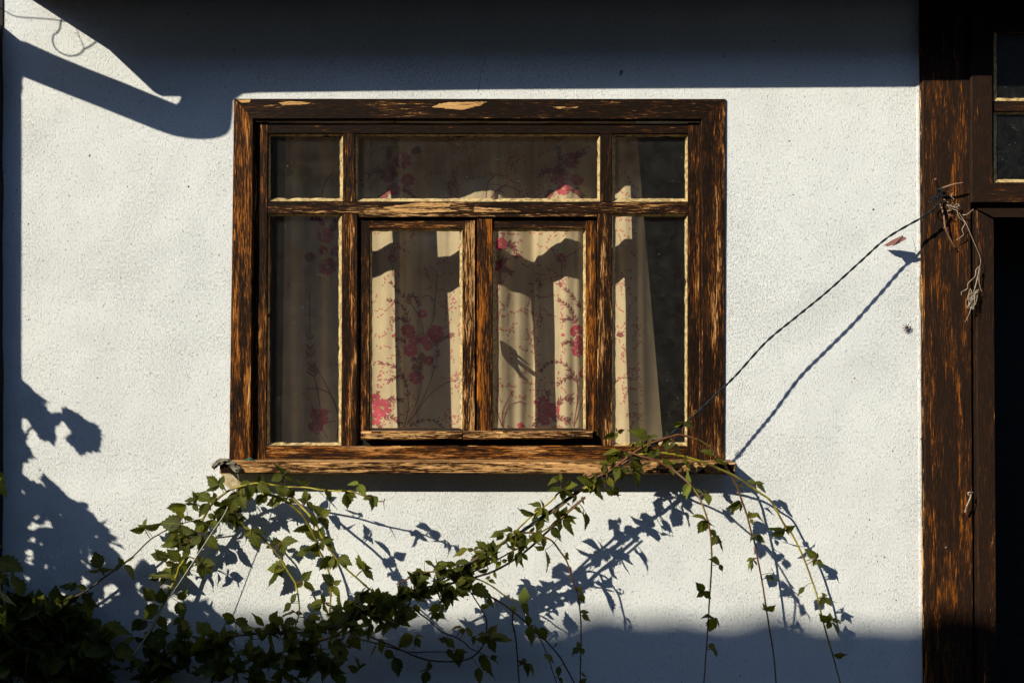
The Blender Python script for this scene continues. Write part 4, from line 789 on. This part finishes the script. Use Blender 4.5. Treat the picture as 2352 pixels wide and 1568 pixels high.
vine_pts = {}
for (nm, mt, r0, r1, path, lab) in VINES:
    P = []
    for s in path.split('|'):
        c, x, y, d = s.split(); X, Y = cv(c, float(x), float(y)); P.append((X, Y, float(d)))
    vine_pts[nm] = spline(P, 5)
def nearest(x, y):
    best = None
    for nm, sp in vine_pts.items():
        for i, (a, b, d) in enumerate(sp):
            q = (a - x) ** 2 + (b - y) ** 2
            if best is None or q < best[0]: best = (q, nm, i, d)
    return best
leafbm = {nm: (bmesh.new(), bmesh.new()) for nm in vine_pts}
petbm = {nm: bmesh.new() for nm in vine_pts}
rl = random.Random(99); lid = [0]
def leaflet(bm, B, T, wr, faceup=None):
    "B, T world points; wr = seen width / length"
    lid[0] += 1; lay = bm.loops.layers.uv.get('grain') or bm.loops.layers.uv.new('grain')
    ax = T - B; L = ax.length
    if L < 1e-5: return
    ax.normalize()
    view = (Vector((0, -DC * S, 0)) - B).normalized()
    nrm = faceup if faceup is not None else view
    nrm = (nrm - ax * nrm.dot(ax)).normalized()
    full = 0.64; wr = min(wr, full); roll = math.acos(wr / full)
    sgn = 1 if rl.random() < .55 else -1
    side = ax.cross(nrm).normalized()
    # roll so that the leaf faces the sky more often than the ground
    c1 = Matrix.Rotation(roll, 3, ax) @ nrm; c2 = Matrix.Rotation(-roll, 3, ax) @ nrm
    hi, lo = (c1, c2) if c1.z > c2.z else (c2, c1)
    nrm = hi if sgn > 0 else lo
    nrm = (Matrix.Rotation(rl.uniform(-.35, .35), 3, ax) @ nrm).normalized()
    side = ax.cross(nrm).normalized()
    if L > 0.012: N = 13
    else: N = 8
    hw = L * full / 2 * rl.uniform(.92, 1.08); fold = rl.uniform(.12, .55); droop = rl.uniform(.0, .30); wavy = rl.uniform(0, 6)
    rows = []
    for i in range(N + 1):
        t = i / N
        prof = (math.sin(math.pi * min(t, 1) ** 0.72)) ** 0.85 if 0 < t < 1 else 0
        if t > .55: prof *= 1 - 0.52 * ((t - .55) / .45) ** .8
        w = hw * prof * (1.0 + (0.11 if i % 2 else -0.08))
        cen = B + ax * (L * t) - nrm * (droop * L * t * t * .8) + Vector((0, 0, -1)) * (0.05 * L * t * t)
        row = []
        for s in (-1, -.5, 0, .5, 1):
            lift = fold * abs(s) * w * .75 + 0.06 * hw * math.sin(t * 11 + wavy + s * 2) * abs(s)
            back = ax * (-0.035 * L * abs(s) if (i % 2 == 0 and abs(s) == 1) else 0)
            row.append((cen + side * (w * s) + nrm * lift + back, s))
        rows.append(row)
    vs = [[bm.verts.new(p) for p, s in r] for r in rows]
    for i in range(N):
        for k in range(4):
            try: f = bm.faces.new((vs[i][k], vs[i][k + 1], vs[i + 1][k + 1], vs[i + 1][k]))
            except ValueError: continue
            f.smooth = True
            ss = [(i, k), (i, k + 1), (i + 1, k + 1), (i + 1, k)]
            for lp, (a, b) in zip(f.loops, ss): lp[lay].uv = (lid[0] + .02 + .96 * a / N, rows[a][b][1])
def place(cr, bx, by, tx, ty, w, young=False, dd=None, owner=None):
    x0, y0 = cv(cr, bx, by) if cr else (bx, by); x1, y1 = cv(cr, tx, ty) if cr else (tx, ty)
    q, nm, i, d = nearest(x0, y0)
    x1 = x0 + (x1 - x0) * 1.10; y1 = y0 + (y1 - y0) * 1.10; w = min(w * 1.08, .66)
    if owner: nm = owner
    off = rl.uniform(-6, 12) if dd is None else dd
    d0 = max(d + off * .6, 5); L = math.hypot(x1 - x0, y1 - y0)
    d1 = max(d0 + rl.uniform(-.35, .45) * L, 5)
    leaflet(leafbm[nm][1 if young else 0], W(x0, y0, d0), W(x1, y1, d1), w)
    # petiole back to the cane
    a = vine_pts[nm][i]
    if math.sqrt(q) < 42 and math.sqrt(q) > 2:
        mid = ((a[0] + x0) / 2 + rl.uniform(-2, 2), (a[1] + y0) / 2 - rl.uniform(0, 3), (a[2] + d0) / 2 + 1)
        add_tube(petbm[nm], [W(*p) for p in spline([a, mid, (x0, y0, d0)], 3)], 0.62 * S, 5)
for cr, txt in LEAVES.items():
    for it in txt.split(','):
        bx, by, tx, ty, w = map(float, it.split())
        place(cr, bx, by, tx, ty, w, young=(cr, int(bx), int(by)) in YOUNG)
# random compound leaves for the dense shaded masses
def compound(x, y, size, ang, d=None, owner=None):
    n = rl.choice((3, 3, 5)); sp = 1.05 if n == 3 else .72
    for k in range(n):
        a = ang + (k - (n - 1) / 2) * sp + rl.uniform(-.2, .2); L = size * (1.0 if k == n // 2 else .8) * rl.uniform(.85, 1.15)
        place(None, x, y, x + math.cos(a) * L, y + math.sin(a) * L, rl.choice((.12, .2, .3, .4, .5, .6)), dd=d, owner=owner)
def mass(n, fn, smin, smax, dmin=-25, dmax=35):
    for _ in range(n):
        x, y = fn(); compound(x, y, rl.uniform(smin, smax), rl.uniform(-math.pi, math.pi) * .9 + .5, rl.uniform(dmin, dmax))
def along(path, width):
    sp = spline(path, 8)
    def f():
        p = rl.choice(sp); return p[0] + rl.gauss(0, width), p[1] + rl.gauss(0, width * .8)
    return f
hp = lambda x, y: cv('H', x, y); gp = lambda x, y: cv('G', x, y); fp = lambda x, y: cv('F', x, y)
mass(38, along([hp(1420, 340), hp(1100, 360), hp(800, 450), hp(500, 580), hp(250, 690), hp(0, 800)], 24), 25, 44, -50, 60)
mass(24, along([hp(1500, 280), hp(1250, 230), hp(1000, 210), hp(750, 330)], 8), 15, 24)
mass(34, along([hp(100, 850), gp(1900, 1050), gp(1500, 1150), gp(1100, 1180), gp(700, 1200)], 36), 26, 42, -50, 50)
mass(34, along([gp(2000, 1420), gp(1500, 1400), gp(1000, 1450), gp(600, 1400), gp(200, 1350)], 28), 28, 44)
mass(9, along([gp(1500, 900), gp(1100, 930), gp(600, 1020), gp(200, 1150)], 12), 26, 38, -30, 40)
mass(36, along([gp(500, 1150), gp(0, 1300), fp(2000, 1400), fp(1500, 1450), fp(1000, 1500)], 26), 28, 46)
mass(60, along([fp(1200, 1500), fp(800, 1400), fp(400, 1300), fp(100, 1200)], 34), 36, 56, -10, 60)
mass(48, along([fp(1100, 1050), fp(700, 900), fp(400, 800), fp(120, 850)], 26), 32, 48, -15, 40)
mass(14, along([fp(300, 620), fp(500, 680), fp(700, 700)], 10), 26, 36, -15, 20)
mass(10, along([cv('A', 1200, 1000), cv('A', 1500, 900), cv('A', 1750, 700), cv('A', 1900, 560)], 11), 20, 30, -14, 4)
mass(9, along([cv('C', 1950, 350), cv('C', 2200, 180), cv('D', 650, 580), cv('D', 900, 420)], 9), 19, 30, -50, 40)
mass(10, along([cv('C', 500, 1260), cv('C', 900, 1060), cv('C', 1300, 820), cv('C', 1700, 560)], 12), 22, 34, -50, 45)

STM = {'D': STEMD, 'R': STEMR, 'G': STEMG}
for (nm, mt, r0, r1, path, lab) in VINES:
    sp = vine_pts[nm]; n = len(sp)
    x, y, d = sp[len(sp) // 2]
    v = thing('bramble_cane', lab, 'vine', W(*sp[0]), 'bramble canes below the window')
    bm = bmesh.new(); rg = random.Random(nm)
    pts = [W(a, b, max(c, 4)) + Vector((rg.uniform(-.25, .25), 0, rg.uniform(-.25, .25))) * S for a, b, c in sp]
    add_tube(bm, pts, [(r0 + (r1 - r0) * i / (n - 1)) * S * 1.0 for i in range(n)], 8)
    for i in range(2, n - 2, 3):          # thorns
        if rg.random() < .6:
            p = pts[i]; t = (pts[i + 1] - pts[i - 1]).normalized(); a = rg.uniform(0, 6.3)
            o = (t.cross(Vector((0, -1, 0))).normalized() * math.cos(a) + Vector((0, -1, 0)) * math.sin(a)).normalized()
            add_tube(bm, [p, p + o * 3.6 * S + Vector((0, 0, -.6 * S)), p + o * 5.6 * S + Vector((0, 0, -2.0 * S))], [1.1 * S, .6 * S, .1 * S], 5)
    obj('stem', bm, STM[mt], v, smooth=True)
    a, b = leafbm[nm]; k = len(a.faces)
    me = bpy.data.meshes.new('tmp'); petbm[nm].to_mesh(me); petbm[nm].free(); a.from_mesh(me); bpy.data.meshes.remove(me)
    a.faces.ensure_lookup_table()
    for f in a.faces[k:]: f.material_index = 1; f.smooth = True
    if a.verts: obj('foliage', a, [LEAF, STEMR], v)
    if b.verts: obj('young_foliage', b, YLEAF, v)['label'] = 'fresh yellow green leaves'

# ---- climber on the porch post, left of the picture: its leaves throw the leafy shadow on the lower left wall
lv = thing('post_climber', 'large leaved climber on the porch post, mostly outside the left edge', 'vine', SH(30, 2000, 400))
bm = bmesh.new(); bms = bmesh.new()
DLV = 330.0
def big(sx0, sy0, sx1, sy1, w, d=DLV):
    B, T = SH(sx0, sy0, d), SH(sx1, sy1, d)
    # build facing the sun so the shadow keeps its authored outline
    leaflet(bm, B, T, w, faceup=SUN)
k1 = .2381 # second survey: 900 px -> 2171
def z2(x, y): return x * .4146 / 1.7415, (1400 + y * .4146) / 1.7415
for a in ((100, 320, 495, 470, .35), (60, 400, 460, 500, .5), (180, 520, 520, 620, .5), (300, 640, 740, 660, .45), (380, 700, 640, 900, .6), (470, 720, 480, 910, .6), (640, 650, 960, 680, .5), (700, 700, 1020, 800, .45), (740, 720, 1070, 1040, .75),
          (700, 800, 900, 1040, .6), (50, 620, 330, 1000, .35), (60, 800, 365, 1030, .35), (60, 950, 320, 1145, .4), (60, 1100, 350, 1300, .3), (560, 1380, 410, 1160, .5), (200, 1250, 420, 1370, .4), (60, 700, 200, 1000, .6), (80, 480, 300, 700, .6), (300, 1400, 700, 1500, .5), (420, 1360, 600, 1400, .4), (560, 1380, 760, 1480, .5), (740, 1470, 890, 1560, .5)):
    x0, y0 = z2(a[0], a[1]); x1, y1 = z2(a[2], a[3]); big(x0, y0, x1, y1, a[4], DLV + rl.uniform(-12, 25)); big(x0 - 6, y0 + 8, x0 + (x1 - x0) * .8, y0 + (y1 - y0) * .8 + 6, a[4], DLV + rl.uniform(0, 25))
XM = [(1120, 120), (1150, 175), (1176, 213), (1204, 255), (1220, 285), (1262, 275), (1280, 330), (1330, 420), (1400, 500), (1470, 560), (1568, 600)]
def xlim(y):
    for (ya, xa), (yb, xb) in zip(XM, XM[1:]):
        if ya <= y <= yb: return xa + (xb - xa) * (y - ya) / (yb - ya)
    return 600 if y > 1500 else 60
cnt = 0
while cnt < 330:
    y = 1130 + 430 * rl.random() ** .95; x = rl.uniform(-60, xlim(y)); an = rl.uniform(-.9, 2.2); L = rl.uniform(44, 84)
    ex, ey = x + L * math.cos(an), y + L * math.sin(an)
    cnt += 1
    if ex > xlim(ey) + 16 or ey < 1135: continue
    big(x, y, ex, ey, rl.uniform(.26, .5), DLV + rl.uniform(-15, 60))
for p in ([(-20, 1800), (10, 1500), (0, 1300), (40, 1150), (60, 1000), (90, 980)], [(10, 1500), (60, 1350), (120, 1280), (180, 1260)], [(0, 1300), (80, 1400), (240, 1450)]):
    add_tube(bms, [SH(x, y, DLV) for x, y in spline(p, 5)], 2.2 * S, 6)
obj('foliage', bm, LEAF, lv); obj('stem', bms, STEMD, lv, smooth=True)
# yellow blooms and a pale leaf peeping in at the left edge
fb = thing('yellow_flower', 'small yellow flower at the left edge, low down among dark leaves', 'flower', W(4, 1425, 150))
bm = bmesh.new()
for k in range(16):
    a = rl.uniform(0, 6.3); c = (7 + rl.uniform(-6, 8), 1422 + rl.uniform(-16, 14))
    leaflet(bm, W(c[0], c[1], 150), W(c[0] + 9 * math.cos(a), c[1] + 9 * math.sin(a), 150 + rl.uniform(-6, 8)), .6)
obj('petals', bm, FLOWY, fb)
fb = thing('yellow_leaf', 'bright yellow leaf poking in at the left edge, above the shaded leaves', 'leaf', W(2, 1110, 100))
bm = bmesh.new()
leaflet(bm, W(-8, 1085, 100), W(10, 1112, 106), .6); leaflet(bm, W(-6, 1095, 100), W(8, 1148, 104), .45)
obj('blade', bm, YLEAF, fb)

# ================================================================== CABLE, STRING, RAG, TWIGS
def twisted(name, pts, r, sep, turns, mat):
    bm = bmesh.new(); sp = spline(pts, 14); n = len(sp)
    V = [W(*p) for p in sp]
    for ph in (0, math.pi):
        out = []
        for i, p in enumerate(V):
            t = (V[min(i + 1, n - 1)] - V[max(i - 1, 0)]).normalized(); a = t.cross(Vector((0, -1, 0))).normalized(); b = t.cross(a)
            an = ph + turns * 2 * math.pi * i / n
            out.append(p + (a * math.cos(an) + b * math.sin(an)) * sep * S)
        add_tube(bm, out, r * S, 7)
    return bm
cb = [(2161, 462, 50), (2128, 493, 52), (2040, 545, 60), (1975, 602, 68), (1900, 670, 76), (1830, 727, 83), (1760, 785, 90), (1690, 862, 98), (1640, 910, 104), (1585, 962, 111), (1540, 996, 115)]
cb += [cv('C', x, y) + (d,) for x, y, d in ((2352, 70, 118), (1900, 330, 121), (1500, 610, 124), (1150, 850, 126), (850, 1060, 128), (600, 1205, 129), (380, 1335, 130), (100, 1480, 128))]
cable = thing('cable', 'twisted black electric cable stretched from the post nail to the vines', 'cable', W(2161, 462, 50))
obj('twisted_strands', twisted('c', cb, 1.5, 1.35, 34, CABLE), CABLE, cable, smooth=True)
bm = bmesh.new()
ring = []
for k in range(26):
    a = k / 25 * 2 * math.pi * 1.25; ring.append(W(2160 + 6.5 * math.cos(a), 437 + 5.5 * math.sin(a), 26 + k * .5))
add_tube(bm, ring, 1.3 * S, 7)
for k0, (x, y) in enumerate(((2157, 448), (2148, 455), (2140, 461))):
    loop = [W(x + 7.5 * math.cos(k / 12 * 6.28), y + 3.4 * math.sin(k / 12 * 6.28) - 3.5 * math.cos(k / 12 * 6.28) * .6, 40 + k0 * 3 + 7 * math.sin(k / 12 * 6.28)) for k in range(13)]
    add_tube(bm, loop, 1.25 * S, 6)
add_tube(bm, [W(*p) for p in spline([(2138, 456, 42), (2160, 452, 46), (2176, 450, 40), (2184, 455, 34), (2190, 460, 30)], 5)], 1.5 * S, 6)
obj('knot', bm, CABLE, cable, smooth=True)
bm = bmesh.new(); c0 = (1596, 948, 112)
for q in range(3): add_tube(bm, [W(c0[0] - 5 + q * 3 + 3 * math.cos(k), c0[1] + 3 - q * 3 + 4 * math.sin(k), 112 + 3 * math.cos(k)) for k in [j * .6 for j in range(11)]], .7 * S, 5)
obj('tie', bm, STEMR, cable, smooth=True)
# nail
bm = bmesh.new(); a, b = W(2148, 411, 42), W(2159, 442, 13)
add_tube(bm, [a, a + (b - a) * .04, a + (b - a) * .05, b], [3.2 * S, 3.2 * S, 1.9 * S, 1.7 * S], 8)
tag(obj('nail', bm, mat_simple('rusty_nail', (0.20, 0.09, 0.05), 0.7, 0.3, (0.08, 0.04, 0.03), 0.7), smooth=True), 'rusty nail driven into the dark post, holding the cable', 'nail')
# dry twigs and tendrils tangled on the nail
def cr6(x, y): return ((3400 + x * .4464) / 1.7415, (650 + y * .4464) / 1.7415)
def twig(name, paths, mat, label, cat, loc):
    bm = bmesh.new()
    for pts, r, d in paths:
        sp = spline([cr6(*p) + (d,) if len(p) == 2 else cr6(p[0], p[1]) + (p[2],) for p in pts], 5); n = len(sp)
        add_tube(bm, [W(*p) for p in sp], [(r * (1 - .35 * i / n) * (1.35 if i % 11 == 10 else 1)) * S for i in range(n)], 7)
    return tag(obj(name, bm, mat, smooth=True), label, cat)
twig('dry_twig', [([(810, 370, 24), (840, 480, 30), (855, 590, 32), (900, 690, 26), (945, 765, 22)], 2.3, 0), ([(850, 590, 32), (842, 585, 34)], 2.4, 0)], DRY, 'brown dry twig hanging down from the cable knot on the post', 'twig', 0)
twig('dry_twig', [([(800, 240, 30), (870, 215, 36), (930, 197, 38), (1015, 182, 36)], 2.6, 0)], DRY, 'short reddish dry twig sticking out right above the cable knot', 'twig', 0)
twig('dry_tendril', [([(870, 270, 20), (920, 262, 24), (905, 300, 26), (930, 330, 28), (915, 370, 26)], .9, 0), ([(860, 370, 30), (920, 400, 28), (975, 390, 26), (960, 370, 26), (930, 400, 28), (975, 415, 28)], 1.2, 0),
                     ([(870, 380, 30), (900, 410, 28), (960, 430, 30)], 1.2, 0), ([(910, 430, 28), (875, 435, 26), (885, 470, 26), (925, 485, 24)], 1.1, 0),
                     ([(960, 430, 30), (975, 490, 28), (1030, 540, 26), (1005, 600, 26), (1015, 650, 26), (950, 695, 24)], 1.1, 0), ([(1010, 470, 22), (1050, 465, 26), (1105, 420, 24)], 1.2, 0),
                     ([(840, 330, 28), (880, 360, 26), (930, 410, 26), (900, 390, 28), (870, 350, 28)], 1.1, 0)], TENDR, 'pale curly dry tendrils tangled under the cable knot', 'tendril', 0)
twig('dry_tendril', [([(975, 450, 30), (1040, 550, 34), (1100, 690, 36), (1160, 830, 36), (1170, 900, 36), (1160, 930, 36)], .7, 0),
                     ([(1165, 930, 36), (1130, 960, 38), (1120, 1020, 38), (1060, 1080, 36), (1050, 1130, 36), (1000, 1160, 34), (1000, 1190, 34)], 1.0, 0), ([(1160, 940, 36), (1145, 1020, 38), (1120, 1120, 38), (1110, 1150, 38)], 1.3, 0), ([(1165, 950, 36), (1155, 1060, 36), (1180, 1160, 34)], .9, 0)] +
                    [([(1110 + rl.uniform(-30, 50), 1140 + rl.uniform(-20, 35), 36 + rl.uniform(-8, 8)), (1070 + rl.uniform(-35, 50), 1205 + rl.uniform(-45, 45), 38 + rl.uniform(-8, 8)), (1075 + rl.uniform(-35, 55), 1280 + rl.uniform(-60, 40), 38 + rl.uniform(-8, 8)), (1110 + rl.uniform(-40, 35), 1220 + rl.uniform(-50, 60), 36), (1120 + rl.uniform(-15, 15), 1160 + rl.uniform(-20, 20), 38)], rl.uniform(.45, .75), 0) for _ in range(11)] +
                    [([(1090, 1290, 38), (1065, 1360, 36), (1030, 1430, 32)], 1.0, 0)], TENDR, 'bird\'s nest of pale dry tendrils dangling on a thread in front of the jamb', 'tendril', 0)
def cr7(x, y): return ((3400 + x * .4464) / 1.7415, (1350 + y * .4464) / 1.7415)
bm = bmesh.new()
for pts in ([(1030, 1566, 26), (1045, 1510, 30), (1075, 1440, 34), (1085, 1400, 34)], [(1055, 1400, 32), (1070, 1385, 36), (1100, 1388, 32)], [(1075, 1415, 34), (1060, 1400, 34), (1062, 1380, 34)]):
    sp = spline([cr7(p[0], p[1]) + (p[2],) for p in pts], 4); add_tube(bm, [W(*p) for p in sp], 1.7 * S, 6)
tag(obj('dry_tendril', bm, TENDR, smooth=True), 'pale stub of dried stalk stuck low on the dark post', 'tendril')
# little dried spider-like knot on the wall by the post
bm = bmesh.new()
for k in range(9):
    a = k * .7 + .3; c = cr6(510, 1480)
    add_tube(bm, [W(c[0], c[1], 3), W(c[0] + 5 * math.cos(a), c[1] + 5 * math.sin(a), 9), W(c[0] + 10 * math.cos(a), c[1] + 9 * math.sin(a), 5)], .9 * S, 5)
tag(obj('wire_stub', bm, mat_simple('rust', (0.10, 0.045, 0.03), 0.8), smooth=True), 'frayed rusty wire stub sticking out of the plaster near the post', 'wire')
# clip peg on the cable
def peg(label, pts, wd, mat, name, cat):
    bm = bmesh.new(); add_prism(bm, [W(x, y, d) for x, y, d in pts], Vector((0, wd * S, 0))); bmesh.ops.recalc_face_normals(bm, faces=bm.faces[:])
    return tag(obj(name, bm, mat), label, cat)
PEGM = mat_simple('faded_red_plastic', (0.20, 0.085, 0.07), 0.7, 0.2, (0.09, 0.045, 0.035), 0.7, 0.6, 200)
bm = bmesh.new()
add_prism(bm, [W(2030, 563, 12), W(2050, 551, 24), W(2074, 540, 40), W(2076, 548, 46), W(2060, 559, 38), W(2040, 566, 22)], Vector((0, 1.2 * S, 0)))
add_prism(bm, [W(2048, 560, 34), W(2060, 551, 38), W(2080, 544, 50), W(2082, 549, 52), W(2066, 558, 44), W(2052, 565, 38)], Vector((0, 1.2 * S, 0)))
bmesh.ops.recalc_face_normals(bm, faces=bm.faces[:])
tag(obj('cable_peg', bm, PEGM), 'faded reddish peg clipped on the black cable near the post', 'peg')
# string
bm = bmesh.new()
sp = [(539, 1064, 58), (545, 1085, 60), (550, 1108, 60)]
add_tube(bm, [W(*p) for p in sp], .55 * S, 5)
sp = [cv('A', 1940, 270) + (61,), cv('A', 1810, 610) + (66,), cv('A', 1640, 870) + (72,), cv('A', 1290, 1410) + (88,), cv('F', 2000, 590) + (95,), cv('F', 1780, 960) + (100,), cv('F', 1595, 1240) + (104,)]
add_tube(bm, [W(*p) for p in spline(sp, 5)], .75 * S, 6)
tag(obj('string', bm, STRING, smooth=True), 'taut white string slanting from the sill corner down to the lower left', 'string')
# rag on the sill corner
def z4(x, y): return cv('A', x, y)
bm = bmesh.new(); NU, NV = 34, 12; gr = []
ctr = [z4(1650, 95), z4(1690, 50), z4(1740, 20), z4(1800, 10), z4(1860, 30), z4(1910, 75), z4(1950, 110), z4(1975, 135)]
cs_ = spline([(a, b) for a, b in ctr], 5); wd = [4, 7, 7.5, 6.5, 7.5, 8, 8, 6]
for i, (x, y) in enumerate(cs_):
    t = i / (len(cs_) - 1); x2, y2 = cs_[min(i + 1, len(cs_) - 1)]; x1, y1 = cs_[max(i - 1, 0)]
    l = math.hypot(x2 - x1, y2 - y1); nx, ny = -(y2 - y1) / l, (x2 - x1) / l
    f = t * 7; k = min(int(f), 6); wdt = wd[k] + (wd[k + 1] - wd[k]) * (f - k)
    row = []
    for j in range(NV + 1):
        s = j / NV * 2 - 1
        dz = 60 + 1.6 * math.sin(s * 9 + t * 5) + 5 * noise.noise(Vector((x * .10, y * .10 + s * 1.1, 4))) + 1.2 * noise.noise(Vector((x * .4, y * .4 + s * 4, 8))) + 5 * (1 - s * s)
        jt = 2.6 * noise.noise(Vector((x * .2, s * 2, 9)))
        row.append(bm.verts.new(W(x + nx * wdt * s + jt, y + ny * wdt * s + jt, dz)))
    gr.append(row)
for i in range(len(gr) - 1):
    for j in range(NV): bm.faces.new((gr[i][j], gr[i][j + 1], gr[i + 1][j + 1], gr[i + 1][j]))
rag = tag(obj('rag', bm, RAGM, smooth=True), 'crumpled grey rag knotted over the left end of the sill', 'rag')
sm = rag.modifiers.new('thick', 'SOLIDIFY'); sm.thickness = 0.0015
bm = bmesh.new()
for k in range(4): add_tube(bm, [W(*p) for p in spline([(561 + k * 1.5, 1056 + k * .7, 58), (569 + k * 2, 1054 - k, 62 + k), (578 + k * 3, 1057 + k, 60)], 4)], .6 * S, 5)
tag(obj('green_thread', bm, mat_simple('teal_thread', (0.02, 0.22, 0.17), 0.6), smooth=True), 'frayed teal green thread beside the rag on the sill', 'thread')
# curled dead leaf caught in the canes
dl = tag(obj('dead_leaf', (lambda b: (leaflet(b, W(*(cv('C', 2000, 160) + (124,))), W(*(cv('C', 1885, 175) + (126,))), .45), leaflet(b, W(*(cv('C', 2010, 170) + (124,))), W(*(cv('C', 1940, 215) + (130,))), .4), b)[2])(bmesh.new()), mat_simple('dead_leaf_brown', (0.30, 0.15, 0.06), 0.8)), 'curled brown dead leaf caught on the canes at the sill', 'leaf')
